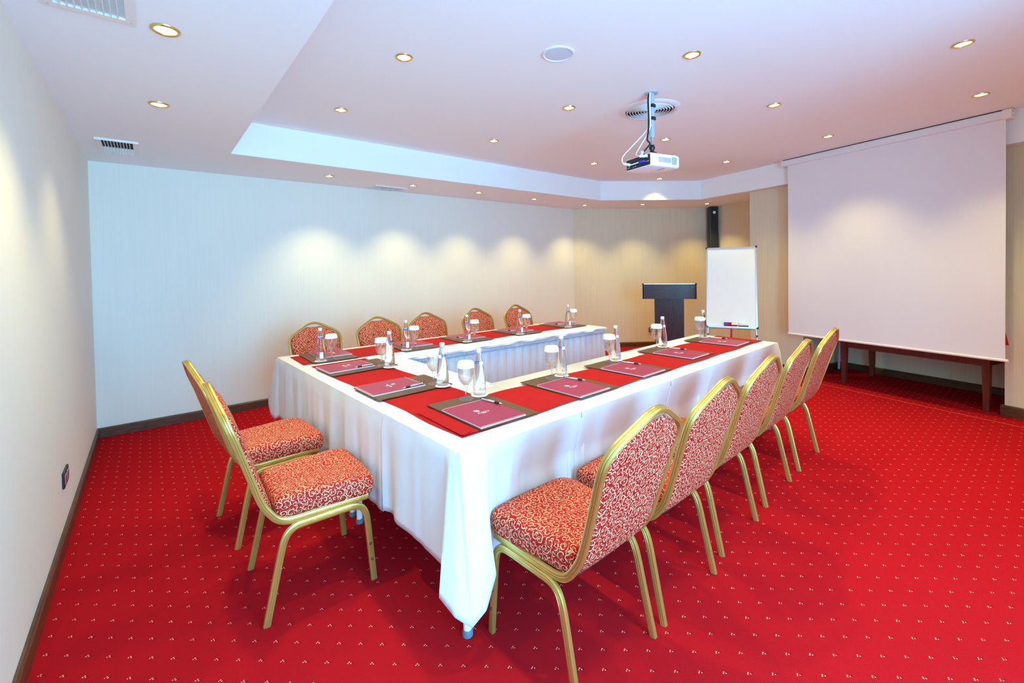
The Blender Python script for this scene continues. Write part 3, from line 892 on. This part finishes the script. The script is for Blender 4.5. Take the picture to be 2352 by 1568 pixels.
def cloth(name, label, chain, tops, hem, seed, thick_z=ZT, push=None, flares=(), curve=None, step=.022):
    """draped cloth. chain: list of (a,b) outer edge points in order (drop side on its right);
    tops: further (a,b) points closing the flat top; hem(s,p): drop at arc length s; flares: (point, out, extra, width)"""
    rnd = random.Random(seed)
    # resample the chain with rounded corners
    pts = []
    for i in range(len(chain) - 1):
        p, q_ = Vector(chain[i]), Vector(chain[i + 1]); n_ = max(2, int((q_ - p).length / step))
        for k in range(n_): pts.append(p.lerp(q_, k / n_))
    pts.append(Vector(chain[-1]))
    # insert extra directions at corners
    out = []; nrm = []
    for i, p in enumerate(pts):
        d0 = (pts[i] - pts[i - 1]).normalized() if i else None
        d1 = (pts[i + 1] - pts[i]).normalized() if i < len(pts) - 1 else None
        if d0 is None: d0 = d1
        if d1 is None: d1 = d0
        if d0.dot(d1) < .9:
            for k in range(7):
                d = d0.lerp(d1, k / 6).normalized(); out.append(p.copy()); nrm.append(Vector((d.y, -d.x)))
        else:
            d = (d0 + d1).normalized(); out.append(p); nrm.append(Vector((d.y, -d.x)))
    s = 0; S_ = []
    for i, p in enumerate(out):
        if i: s += (p - out[i - 1]).length + .004 * (p == out[i - 1])
        S_.append(s)
    ph = [rnd.uniform(0, 6.28) for _ in range(5)]; wl = [rnd.uniform(.16, .24), rnd.uniform(.30, .42), rnd.uniform(.09, .13), .6, .05]
    rows = 18; m = MB(); rings = []
    ic = 0
    if curve: ic = min(range(len(out)), key=lambda i_: ((out[i_] - Vector(curve[0])).length, i_)) + 3
    for r in range(rows + 1):
        t_ = r / rows; ring = []
        for i, p in enumerate(out):
            sv = S_[i]; drop = hem(sv, p); off = .004 + .010 * min(1, t_ * 6)
            amp = t_ ** .8
            fold = .007 * math.sin(sv / wl[0] * 6.28 + ph[0] + .6 * t_) + .008 * math.sin(sv / wl[1] * 6.28 + ph[1]) + .0025 * math.sin(sv / wl[2] * 6.28 + ph[2])
            side = 0.0
            kf = 1.0
            for (fp, fo_, fe, fwid) in flares:
                dist = (p - Vector(fp)).length
                g = math.exp(-(dist / fwid) ** 2)
                off += fo_ * g * t_ - .030 * math.exp(-((dist - 2.0 * fwid) / (.8 * fwid)) ** 2) * t_
                drop += fe * g; kf *= 1 - g
            if push: off += push(p, t_) * kf
            off += fold * amp * (.4 + .6 * kf)
            rr = .010
            if r == 0: z = thick_z; o_ = .003
            else:
                z = thick_z - .003 - (drop - .003) * t_; o_ = max(off, .003) if r == 1 else off
            a, b = p.x + nrm[i].x * o_, p.y + nrm[i].y * o_
            if curve and r:
                (ca, cb), tab = curve
                u = (p - Vector((ca, cb))).length * (1 if i >= ic else -1)
                if tab[0][0] <= u <= tab[-1][0]:
                    for k0, k1 in zip(tab, tab[1:]):
                        if k0[0] <= u <= k1[0]: break
                    e = (u - k0[0]) / (k1[0] - k0[0]); e = e * e * (3 - 2 * e) * .5 + e * .5
                    ta, tb, tz = (k0[q_] + (k1[q_] - k0[q_]) * e for q_ in (1, 2, 3))
                    edge = min(1, min(u - tab[0][0], tab[-1][0] - u) / .08)
                    fa = p.x + nrm[i].x * .012 + (ta - p.x - nrm[i].x * .012) * t_ ** .9; fb_ = p.y + nrm[i].y * .012 + (tb - p.y - nrm[i].y * .012) * t_ ** .9
                    fz = thick_z - .004 + (tz - thick_z) * t_
                    a += (fa - a) * edge; b += (fb_ - b) * edge; z += (fz - z) * edge
            ring.append(tw(a, b, z))
        rings.append(ring)
    m.loft(rings, closed=False, caps=False)
    base = [rings[0][i] for i in range(len(out))]
    topv = base + [tw(a, b, thick_z) for a, b in tops]
    m.add(topv, [tuple(range(len(topv)))])
    o = m.build(name, 'linen', None, smooth=50)
    o.modifiers.new('thick', 'SOLIDIFY').thickness = .0012
    return tag(o, label, 'tablecloth')
inpush = lambda p, t_: -.062 * min(1, t_ / .45) if p.y < .05 and p.x > .10 else 0.0
# corner cloth: from short side round the near corner along the long side
cloth('tablecloth', 'white tablecloth with one corner drooping almost to the carpet', [(0, .645), (0, 0), (.70, 0)], [(.70, .645)],
      lambda s, p: .465, 3, ZT + .0014, inpush, step=.007, curve=((0, 0), [(-.34, -.012, .34, .285), (-.20, -.014, .20, .283), (-.13, -.010, .140, .275), (-.09, -.012, .105, .268), (-.05, -.085, .035, .235), (-.02, -.060, -.035, .185), (0, -.010, -.068, .140),
      (.03, .050, -.078, .18), (.07, .112, -.062, .275), (.10, .125, -.030, .295), (.14, .122, .020, .290), (.20, .20, .048, .285), (.34, .34, .050, .285)]))
cloth('tablecloth', 'white tablecloth over the short row with the two chairs', [(.72, back(.72, 0)[1]), (0, 2.586), (0, .640)], [(.72, .640)],
      lambda s, p: .225 if p.y > 2.5 and p.x > .12 else .47, 5, ZT, None, step=.010, curve=((0, 2.586), [(-.25, .25, 2.585, .525), (-.12, .12, 2.62, .50), (-.06, .03, 2.77, .45), (-.02, -.01, 2.875, .395), (0, -.03, 2.80, .33), (.03, -.038, 2.70, .27), (.06, -.030, 2.60, .255), (.09, .0, 2.565, .272), (.12, -.010, 2.53, .283), (.25, -.012, 2.336, .283)]))
cloth('tablecloth', 'white tablecloth in the middle of the long row beside the drooping corner', [(.69, 0), (1.53, 0)], [(1.53, .71), (.69, .71)],
      lambda s, p: .47, 8, ZT + .0004, inpush)
cloth('tablecloth', 'white tablecloth at the flip chart end of the long row', [(1.52, 0), (3.32, 0), (3.32, .71)], [(1.52, .71)],
      lambda s, p: .47, 13, ZT + .0010, inpush, flares=[((3.32, 0), .06, .05, .1)])
cloth('tablecloth', 'white tablecloth covering the row with the pleated skirt', [back(.70, .752), back(3.20, .752), back(3.20, 0), back(.70, 0)], [],
      lambda s, p: .024 if p.y < 2.586 - .045 * p.x - .60 else .225, 21, ZT + .0006, None)
# pleated skirt on the inner side of the wall-side row
rnd = random.Random(4)
t = thing('table_skirt', 'white pleated table skirt with a gathered header facing the lectern', 'table skirt', tw(*back(1.95, .72)))
base = Vector(tw(*back(1.95, .72)))
sk_path = [back(.715 + (3.20 - .715) * k / 420, .730) for k in range(421)] + [back(3.205, .730 - .68 * k / 110) for k in range(1, 111)]
def skirt_part(name, z0, z1, rows, amp, wl, top_amp=.25, out=.0):
    m = MB(); rings = []
    for r in range(rows + 1):
        tt = r / rows; z = z1 + (z0 - z1) * tt; ring = []
        for i, (a, b) in enumerate(sk_path):
            i0, i1 = max(i - 1, 0), min(i + 1, len(sk_path) - 1)
            d = Vector((sk_path[i1][0] - sk_path[i0][0], sk_path[i1][1] - sk_path[i0][1])).normalized()
            n_ = Vector((d.y, -d.x)); s = i * .0059
            ph = s / wl * 6.28 + .8 * math.sin(s * 3.1) + .6 * math.sin(s * 7.3 + 1) + .5 * tt * math.sin(s * 2.3)
            w = amp * (top_amp + (1 - top_amp) * min(1, tt * 2.2)) * (math.sin(ph) + .35 * math.sin(2 * ph + .7) + .2 * math.sin(.37 * ph))
            o_ = out + w
            ring.append(tuple(Vector(tw(a + n_.x * o_, b + n_.y * o_, z)) - base))
        rings.append(ring)
    m.loft(rings, closed=False, caps=False)
    o = m.build(name, 'linen', t, smooth=60)
    o.modifiers.new('thick', 'SOLIDIFY').thickness = .001
skirt_part('pleats', .03, .695, 10, .017, .092)
skirt_part('gathered_header', .690, .738, 6, .0035, .022, 1.0, .012)
for z in (.703, .716, .729):
    m = MB(); m.tube([tuple(Vector(tw(a - .0, b - .0195, z)) - base) for a, b in sk_path[:421:6]], .0016, 5); m.build('header_stitch', 'linen', t)

# red runners
def runner(label, a0, a1, b0, b1, z, along, seed, fr=None):
    rnd = random.Random(seed); m = MB(); ph = [rnd.uniform(0, 6) for _ in range(4)]
    L = a1 - a0; n_ = max(8, int(L / .04)); w_ = 8
    rings = []
    for zz in (0, 1):
        grid = []
        for i in range(n_ + 1):
            a = a0 + L * i / n_
            for j in range(w_ + 1):
                b = b0 + (b1 - b0) * j / w_
                e0 = .006 * math.sin(a * 11 + ph[0]) * (1 if j == 0 else 0); e1 = .007 * math.sin(a * 13 + ph[1]) * (1 if j == w_ else 0)
                lift = .0012 * (1 + math.sin(a * 9 + ph[2] + b * 5)) * (.4 + .6 * abs(2 * j / w_ - 1))
                bb = b + e0 + e1
                A, B = (a, bb) if along == 'a' else (bb, a)
                if fr: A, B = fr(A, B)
                grid.append(tw(A, B, z + lift + .0016 * zz))
        rings.append(grid)
    N_ = (n_ + 1) * (w_ + 1); V = rings[0] + rings[1]; Fc = []
    id_ = lambda i, j, k: k * N_ + i * (w_ + 1) + j
    for i in range(n_):
        for j in range(w_):
            Fc.append((id_(i, j, 1), id_(i + 1, j, 1), id_(i + 1, j + 1, 1), id_(i, j + 1, 1)))
            Fc.append((id_(i, j, 0), id_(i, j + 1, 0), id_(i + 1, j + 1, 0), id_(i + 1, j, 0)))
    for i in range(n_):
        for j in (0, w_):
            Fc.append((id_(i, j, 0), id_(i + 1, j, 0), id_(i + 1, j, 1), id_(i, j, 1)))
    for j in range(w_):
        for i in (0, n_):
            Fc.append((id_(i, j, 0), id_(i, j + 1, 0), id_(i, j + 1, 1), id_(i, j, 1)))
    m.add(V, Fc)
    o = m.build('table_runner', 'red_cloth', None, smooth=40)
    return tag(o, label, 'table runner', 'red runners on the tables')
runner('red cloth runner along the short row with the two chairs', .115, 2.0, .085, .485, ZT + .0022, 'b', 1)
RUN2 = runner('red cloth runner along the long row towards the flip chart', .10, 3.30, .115, .515, ZT + .0055, 'a', 2)
runner('red cloth runner along the row with the pleated skirt', .075, 3.16, .085, .50, ZT + .0030, 'a', 3, back)
# folded hem of the runner at the near corner
m = MB(); fo_ = [(.093, .128), (.118, .120), (.148, .135), (.160, .30), (.150, .47), (.105, .50)]
m.loft([[tw(a, b, ZT + .0098 + (.0015 if k in (1, 2) else 0) + dz) for k, (a, b) in enumerate(fo_)] for dz in (0, .002)])
m.build('folded_end', 'red_cloth', RUN2)
ZR = ZT + .0098          # top of runner

# ------------------------------------------------------------------ banquet chairs
def chair_profile(w, d, k=1.0):
    """ribbed rounded rectangle section"""
    pts = []
    for (cx, cy, ax, n_) in ((w / 2, 0, 'y', 3), (0, d / 2, '-x', 3), (-w / 2, 0, '-y', 3), (0, -d / 2, 'x', 3)):
        L = (d if 'y' in ax else w) * .80
        for i in range(8):
            u = -L / 2 + L * (0, .24, .30, .40, .60, .70, .76, 1)[i]; rib = (0, .0004, -.0020, .0004, .0004, -.0020, .0004, 0)[i]
            if ax == 'y': pts.append((cx + rib, u))
            elif ax == '-x': pts.append((-u, cy + rib))
            elif ax == '-y': pts.append((cx - rib, -u))
            else: pts.append((u, cy - rib))
    return pts
def back_y(z):
    """rake of the back: y as a function of height"""
    tab = [(.385, .075), (.42, .035), (.46, .012), (.50, -.004), (.58, -.030), (.64, -.049), (.77, -.088), (.876, -.125), (.985, -.168)]
    if z <= tab[0][0]: return tab[0][1]
    for (z0, y0), (z1, y1) in zip(tab, tab[1:]):
        if z <= z1: return y0 + (y1 - y0) * (z - z0) / (z1 - z0)
    return tab[-1][1]
def make_chair():
    t = thing('banquet_chair', 'gold-framed banquet chair with red and gold scroll upholstery', 'chair')
    prof = chair_profile(.017, .027)
    # back hoop running down into the seat rails
    half = [(.210, .430, .393), (.210, .30, .393), (.208, .16, .392), (.206, .095, .395), (.205, .055, .412), (.204, .025, .448), (.203, None, .50), (.205, None, .60), (.211, None, .70),
            (.217, None, .78), (.2185, None, .825), (.212, None, .858), (.192, None, .884), (.155, None, .908), (.10, None, .938), (.06, None, .960), (.03, None, .971), (0, None, .9745)]
    H3 = [(x, back_y(z) if y is None else y, z) for x, y, z in half]
    path = [(-x, y, z) for x, y, z in H3] + [p for p in reversed(H3[:-1])]
    path = [tuple(p) for p in catmull(path, 4)]
    m = MB(); m.sweep(path, prof, (-1, 0, 0)); m.build('back_frame', 'gold', t, smooth=35)
    # front and rear rail under the seat
    m = MB(); m.box(-.205, .205, .405, .425, .383, .397); m.box(-.20, .20, .10, .12, .383, .397); m.build('seat_rail', 'gold', t, fix=False)
    # legs: each half of a side arch
    lp = chair_profile(.018, .027)
    for sx in (-1, 1):
        rear = [(.2225, 0, 0), (.2205, .020, .09), (.218, .042, .19), (.2165, .062, .28), (.216, .076, .325), (.2155, .094, .352), (.215, .125, .367), (.215, .18, .369), (.215, .245, .369)]
        front = [(.2225, .445, 0), (.221, .438, .09), (.219, .430, .19), (.2175, .422, .28), (.217, .414, .322), (.216, .398, .350), (.2155, .368, .366), (.215, .31, .369), (.215, .245, .369)]
        for pth in (rear, front):
            pp = catmull([(sx * x, y, z) for x, y, z in pth], 4)
            m = MB(); m.sweep([tuple(p) for p in pp], lp, (sx, 0, 0)); lg = m.build('leg', 'gold', t, smooth=35)
            if pth is front:
                for zz in (.10, .175):
                    m = MB(); y_ = .437 if zz < .12 else .4305
                    m.lathe([(.006, 0), (.006, .004), (.003, .007), (0, .0075)], 10, (sx * .2205 + (.0 if sx > 0 else -.0) + sx * .008, y_, zz), 'x')
                    if sx < 0:
                        m.v = [(-(x + .2285) - .2285, y, z) for x, y, z in m.v]
                    m.build('bumper', 'mahogany', lg, smooth=40)
    # seat cushion
    outl = \
        [tuple(p) for p in catmull([(-.195, .075, 0), (-.200, .16, 0), (-.212, .27, 0), (-.222, .37, 0), (-.222, .428, 0), (-.200, .462, 0), (-.13, .474, 0), (0, .478, 0), (.13, .474, 0), (.200, .462, 0), (.222, .428, 0), (.222, .37, 0), (.212, .27, 0), (.200, .16, 0), (.195, .075, 0), (.17, .048, 0), (.08, .040, 0), (0, .039, 0), (-.08, .040, 0), (-.17, .048, 0)], 4, True)]
    cx, cy = 0, .262
    rings = []
    for z, s in ((.397, .90), (.400, .965), (.410, .995), (.428, 1.0), (.452, 1.0), (.468, .992), (.480, .972), (.489, .935), (.495, .86), (.498, .74), (.499, .55), (.498, .3), (.497, .08)):
        ring = []
        for x, y, _ in outl:
            zz = z - (.012 * max(0, (y - .38) / .1) if z > .44 else 0)
            zz -= .010 * math.exp(-((s - .0) / .55) ** 2) if z > .49 else 0
            ring.append((cx + (x - cx) * s, cy + (y - cy) * s, zz))
        rings.append(ring)
    m = MB(); m.loft(rings); m.build('seat', 'damask', t, smooth=70, uv=True)
    m = MB(); m.loft([[(x * .93, cy + (y - cy) * .93, z) for x, y, _ in outl] for z in (.388, .3975)]); m.build('seat_board', 'black_soft', t)
    # backrest panel inside the hoop; dips at the top for the hand slot
    ho = [(.192, .52), (.190, .47), (.170, .430), (.10, .418), (0, .416)]
    side = [(.193, .60), (.199, .70), (.205, .78), (.2065, .82), (.201, .848), (.184, .871), (.148, .895), (.098, .923), (.070, .938), (.052, .945), (.03, .941), (0, .9385)]
    right = list(reversed(ho)) + side           # bottom centre -> top centre on +x
    loop = right + [(-x, z) for x, z in reversed(right[1:-1])]
    loop = [(p.x, p.y) for p in catmull([(x, z, 0) for x, z in loop], 3, True)]
    c0 = (0, .68)
    def lay(s, dn):
        out = []
        for x, z in loop:
            xx = c0[0] + (x - c0[0]) * s; zz = c0[1] + (z - c0[1]) * s
            out.append((xx, back_y(zz) + dn, zz))
        return out
    m = MB(); m.loft([lay(.12, -.017), lay(.5, -.0165), lay(.80, -.0155), lay(.93, -.0135), lay(.985, -.008), lay(1.0, 0.0), lay(.985, .010), lay(.94, .020), lay(.85, .027), lay(.6, .031), lay(.12, .032)])
    m.build('backrest', 'damask', t, smooth=70, uv=True)
    # thin gold bead between panel and hoop (hand slot edge)
    m = MB(); m.tube([tuple(p) for p in catmull([(-.066, back_y(.944), .944), (-.035, back_y(.943), .9435), (0, back_y(.941), .9410), (.035, back_y(.943), .9435), (.066, back_y(.944), .944)], 5)], .0035, 6); m.build('hand_slot_edge', 'chrome', t, smooth=50)
    return t
chair0 = make_chair(); cu = [False]
ORD = ['first', 'second', 'third', 'fourth', 'fifth']
def place_chair(a, b, face, label, group):
    """rear-foot centre at table coordinates (a, b); face = world heading of the seat's front (angle from +T1)"""
    loc = tw(a, b); rz = TH + face - PI / 2
    if not cu[0]:
        cu[0] = True; chair0.location = loc; chair0.rotation_euler = (0, 0, rz); chair0['label'] = label; chair0['group'] = group
        return chair0
    return dup(chair0, loc, rz, label, group)
GRP = 'banquet chairs round the tables'
for i, (a, b) in enumerate(((.358, -.442), (.883, -.440), (1.479, -.410), (2.116, -.388), (2.772, -.376))):
    place_chair(a, b, PI / 2 + math.radians((0, 0, .5, 1, .5)[i]), 'red gold-framed banquet chair, %s from the drooping cloth corner in the long row' % ORD[i], GRP)
place_chair(-.512, .863, math.radians(-3.5), 'red gold-framed banquet chair on the short side next to the drooping cloth corner', GRP)
place_chair(-.524, 1.535, math.radians(2.5), 'red gold-framed banquet chair on the short side nearer the pale wall', GRP)
for i, a in enumerate((.355, .945, 1.475, 2.125, 2.725)):
    e = back(a, -.105)
    place_chair(e[0], e[1], -PI / 2 + BR + math.radians((1, -1, 0, 5, 4)[i]), 'red gold-framed banquet chair against the pale wall side, %s from the short row' % ORD[i], GRP)

# ------------------------------------------------------------------ place settings
def make_pad():
    t = thing('notepad', 'burgundy notepad', 'notepad')
    m = MB(); m.bbox(0, .252, 0, .322, .0005, .0065, .002, 1); m.build('pages', 'paper', t)
    m = MB(); m.bbox(-.001, .253, -.001, .323, .0067, .0078, .0015, 1); m.build('cover', 'burgundy', t)
    for y in (.0015, .3165):
        m = MB()
        for k in range(42):
            x = .004 + k * .0058
            m.box(x, x + .0032, y, y + .004, .0078, .0083)
        m.build('perforated_edge', 'pink_edge', t, fix=False)
    # emblem: three petals over two lines of tiny lettering
    m = MB(); cx, cy = .118, .175
    for ang, L, w in ((2.55, .030, .0048), (2.15, .034, .0052), (1.75, .028, .0046)):
        pts = []
        for k in range(12):
            u = k / 11; pts.append((u * L, w * math.sin(PI * u ** .8)))
        pts += [(u * L, -w * .5 * math.sin(PI * u)) for u in [k / 11 for k in range(10, 0, -1)]]
        m.prism([(cx + x * math.cos(ang) - y * math.sin(ang), cy + x * math.sin(ang) + y * math.cos(ang)) for x, y in pts], .0078, .0083)
    for y0, h_, x0, widths in ((.152, .0075, .094, (.006, .005, .007, .005, .003, .006, .006, .005, .007, .006)), (.141, .0042, .112, (.004, .004, .003, .004, .004))):
        x = x0
        for k, wd in enumerate(widths):
            m.box(x, x + .0016, y0, y0 + h_, .0078, .0083)
            if wd > .0035: m.box(x, x + wd * .8, y0 + (h_ - .0016 if k % 2 else 0), y0 + (h_ if k % 2 else .0016), .0078, .0083)
            if k % 3 == 0: m.box(x + wd * .8 - .0016, x + wd * .8, y0, y0 + h_, .0078, .0083)
            x += wd * 1.15
    m.build('emblem', 'print_white', t, fix=False)
    return t
def make_pen():
    t = thing('pen', 'silver and black ballpoint pen', 'pen')
    m = MB(); m.lathe([(0, -.068), (.0038, -.068), (.0044, -.064), (.0046, -.01), (.0050, .022)], 12, (0, 0, 0), 'y'); m.build('barrel', 'silver_pen', t, smooth=40)
    m = MB(); m.lathe([(.0052, .022), (.0056, .03), (.0052, .048), (.0044, .054)], 12, (0, 0, 0), 'y'); m.build('grip', 'black_soft', t, smooth=40)
    m = MB(); m.lathe([(.0042, .054), (.0030, .064), (.0010, .071), (0, .072)], 12, (0, 0, 0), 'y'); m.build('tip', 'chrome', t, smooth=40)
    m = MB(); m.box(-.0015, .0015, -.066, -.028, .0045, .0065); m.cyl((0, -.078, 0), (0, -.068, 0), .0026, 8); m.build('clip', 'black', t, fix=False)
    return t
def make_bottle():
    t = thing('water_bottle', 'clear glass water bottle', 'bottle')
    prof = [(.0, .004), (.024, .0015), (.031, .002), (.0345, .008), (.035, .02), (.0345, .06), (.0325, .095), (.0285, .130), (.0235, .162), (.0185, .190), (.0150, .212), (.0138, .224), (.0138, .231)]
    m = MB(); m.lathe(prof, 28); m.build('glass', 'bottle_glass', t, smooth=60)
    m = MB(); m.lathe([(.0150, .2275), (.0155, .230), (.0152, .246), (.0135, .2485), (0, .249)], 20); m.build('cap', 'silver_pen', t, smooth=40)
    def rad(z):
        for (r0, z0), (r1, z1) in zip(prof[1:], prof[2:]):
            if z0 <= z <= z1: return r0 + (r1 - r0) * (z - z0) / (z1 - z0 + 1e-9)
        return .02
    m = MB(); n_ = 28
    rings = [[((rad(z) + .0006) * math.cos(2 * PI * j / n_), (rad(z) + .0006) * math.sin(2 * PI * j / n_), z) for j in range(n_)] for z in (.168, .1705, .1735)]
    m.loft(rings, caps=False); nb = m.build('neck_band', 'print_blue', t, smooth=60)
    m = MB()
    m.loft([[((rad(z) + .0009) * math.sin(a), -(rad(z) + .0009) * math.cos(a), z) for a in [(-.55 + 1.1 * j / 8) for j in range(9)]] for z in (.163, .170, .180)], closed=False, caps=False); m.build('neck_seal', 'print_white', nb)
    # script lettering wrapped on the front (-y) and a swoosh above it
    tx = text_mb('Kestere', .021, .35)
    w = [(x, y) for x, y, z in tx.v]
    def wrap(x, z, o_): r = rad(z) + o_; a = x / r; return (r * math.sin(a), -r * math.cos(a), z)
    tx.v = [wrap(x * .8, .030 + y, .0006 + max(0, zz)) for x, y, zz in tx.v]
    tx.build('script_label', 'print_blue', t, fix=False)
    m = MB(); pts = [(-.020, .058), (-.010, .0595), (.0, .0605), (.004, .066), (.006, .074), (.008, .066), (.012, .0615), (.024, .062)]
    m.tube([wrap(p.x, p.y, .0007) for p in catmull([(x, z, 0) for x, z in pts], 4)], .0006, 5)
    m.lathe([(0, -.0005), (.0024, 0), (0, .0005)], 10, wrap(-.009, .066, .0006), 'y')
    m.build('swoosh_mark', 'print_blue', t, fix=False)
    m = MB()
    m.loft([[(-(rad(z) + .0007) * math.sin(a), (rad(z) + .0007) * math.cos(a), z) for a in [(-.35 + .7 * j / 8) for j in range(9)]] for z in (.022, .045, .068)], closed=False, caps=False); m.build('back_label', 'print_white', t)
    return t
def make_goblet():
    t = thing('water_goblet', 'stemmed glass goblet', 'glass')
    outer = [(0, .0), (.037, .0), (.038, .002), (.034, .005), (.018, .009), (.008, .014), (.0058, .022), (.0055, .040), (.0062, .056), (.0085, .063), (.010, .068), (.016, .076), (.028, .088), (.0365, .103), (.0405, .120), (.0410, .138), (.0398, .158), (.0380, .178)]
    inner = [(.0368, .178), (.0385, .158), (.0397, .138), (.0392, .121), (.0352, .105), (.0268, .091), (.015, .0795), (.006, .0755), (0, .0745)]
    m = MB(); n_ = 30
    m.lathe(outer + inner, n_); m.build('glass', 'goblet_glass', t, smooth=60)
    # crimped paper cap
    m = MB(); n_ = 72; rings = []
    for r, z, c in ((.0435, .1655, .0012), (.0437, .168, .0012), (.0415, .185, .0010), (.0398, .1935, .0005), (.036, .1965, 0), (.020, .1970, 0), (.004, .1968, 0)):
        rings.append([((r + c * (1 if j % 2 else -1)) * math.cos(2 * PI * j / n_), (r + c * (1 if j % 2 else -1)) * math.sin(2 * PI * j / n_), z) for j in range(n_)])
    m.loft(rings, caps=False); m.add(rings[-1], [tuple(range(n_))])
    m.build('paper_cap', 'cap_paper', t, smooth=30)
    m = MB(); m.add([((.0015 if k % 2 else .0045) * math.cos(k * PI / 6), (.0015 if k % 2 else .0045) * math.sin(k * PI / 6), .1974) for k in range(12)], [tuple(range(12))]); m.build('cap_mark', 'print_blue', t)
    return t
m = MB(); m.bbox(0, .335, 0, .462, .0, .0045, .008, 3)
mat0 = m.build('desk_mat', 'leather', None); tag(mat0, 'brown leather desk mat', 'desk mat')
m = MB(); n_ = 32
m.loft([[(r * (1 + .02 * (j % 2)) * math.cos(2 * PI * j / n_), r * (1 + .02 * (j % 2)) * math.sin(2 * PI * j / n_), z) for j in range(n_)] for r, z in ((.044, .0002), (.0445, .0006), (.0435, .0012))])
coaster0 = m.build('coaster', 'paper', None); tag(coaster0, 'white paper coaster', 'coaster')
pad0, pen0, bot0, gob0 = make_pad(), make_pen(), make_bottle(), make_goblet()
protos = {'m': mat0, 'c': coaster0, 'n': pad0, 'p': pen0, 'b': bot0, 'g': gob0}
first = {k: True for k in protos}
def put(k, loc, rz, label, group):
    if first[k]:
        first[k] = False; o = protos[k]; o.location = loc; o.rotation_euler = (0, 0, rz); o['label'] = label; o['group'] = group; return o
    return dup(protos[k], loc, rz, label, group)
def setting(front_left, rdir, where, glass_ab, bottle_ab, jit=0.0, zb=ZR, pen_f=.30):
    """front_left: (a,b) of the mat corner at the sitter's left hand; rdir: heading of the sitter's right hand in table coordinates"""
    rdir += jit
    R2 = Vector((math.cos(rdir), math.sin(rdir))); F2 = Vector((-math.sin(rdir), math.cos(rdir)))
    fl_ = Vector(front_left); rz = TH + rdir
    L = lambda r, f, z: tw(*(fl_ + R2 * r + F2 * f), z)
    put('m', L(0, 0, zb), rz, 'brown leather desk mat ' + where, 'desk mats at the places')
    put('n', L(.004, .003, zb + .0046), rz, 'burgundy notepad with a white emblem ' + where, 'notepads on the desk mats')
    put('p', L(.246, pen_f - .05, zb + .0046 + .0083 + .0058), rz + PI + math.radians(9), 'silver and black pen ' + where, 'pens on the notepads')
    put('g', tw(*glass_ab, zb + .0046), rz + random.uniform(-.5, .5), 'paper-capped stemmed glass ' + where, 'paper-capped glasses')
    put('c', tw(*bottle_ab, zb + .0047), rz + random.uniform(-1, 1), 'white paper coaster under the bottle ' + where, 'coasters under the bottles')
    face = math.atan2(-(P0 + T1 * bottle_ab[0] + T2 * bottle_ab[1]).y, -(P0 + T1 * bottle_ab[0] + T2 * bottle_ab[1]).x)
    put('b', tw(*bottle_ab, zb + .0062), rz + random.uniform(-.25, .25), 'clear glass water bottle ' + where, 'water bottles')
NPOS = [((.183, .112), (.395, .515), (.490, .527)), ((.818, .105), (1.017, .495), (1.112, .503)), ((1.415, .112), (1.621, .515), (1.718, .530)), ((2.108, .150), (2.317, .560), (2.420, .566)), ((2.83, .135), (3.018, .540), (3.120, .556))]
for i, (p, g, b) in enumerate(NPOS):
    setting(p, math.radians((-1.5, 0, .5, 0, 1)[i]), 'at the %s place from the drooping corner, long row' % ORD[i], g, b)
LPOS = [((.055, 1.155), (.440, .905), (.452, .828)), ((.068, 1.872), (.437, 1.602), (.458, 1.518))]
for i, (p, g, b) in enumerate(LPOS):
    setting(p, -PI / 2 + math.radians((0, 1)[i]), ('at the short row place beside the drooping corner', 'at the short row place nearer the pale wall')[i], g, b)
BPOS = [((.475, 2.512), (.260, 2.093), (.185, 2.110)), ((1.180, 2.432), (.931, 2.030), (.866, 2.048)), ((1.762, 2.412), (1.541, 1.990), (1.472, 2.010)), ((2.405, 2.390), (2.183, 1.960), (2.112, 1.982)), ((3.118, 2.372), (2.894, 1.945), (2.830, 1.965))]
for i, (p, g, b) in enumerate(BPOS):
    setting(p, PI + BR, 'at the %s place from the short row, skirted row' % ORD[i], g, b, zb=ZR - .0022)
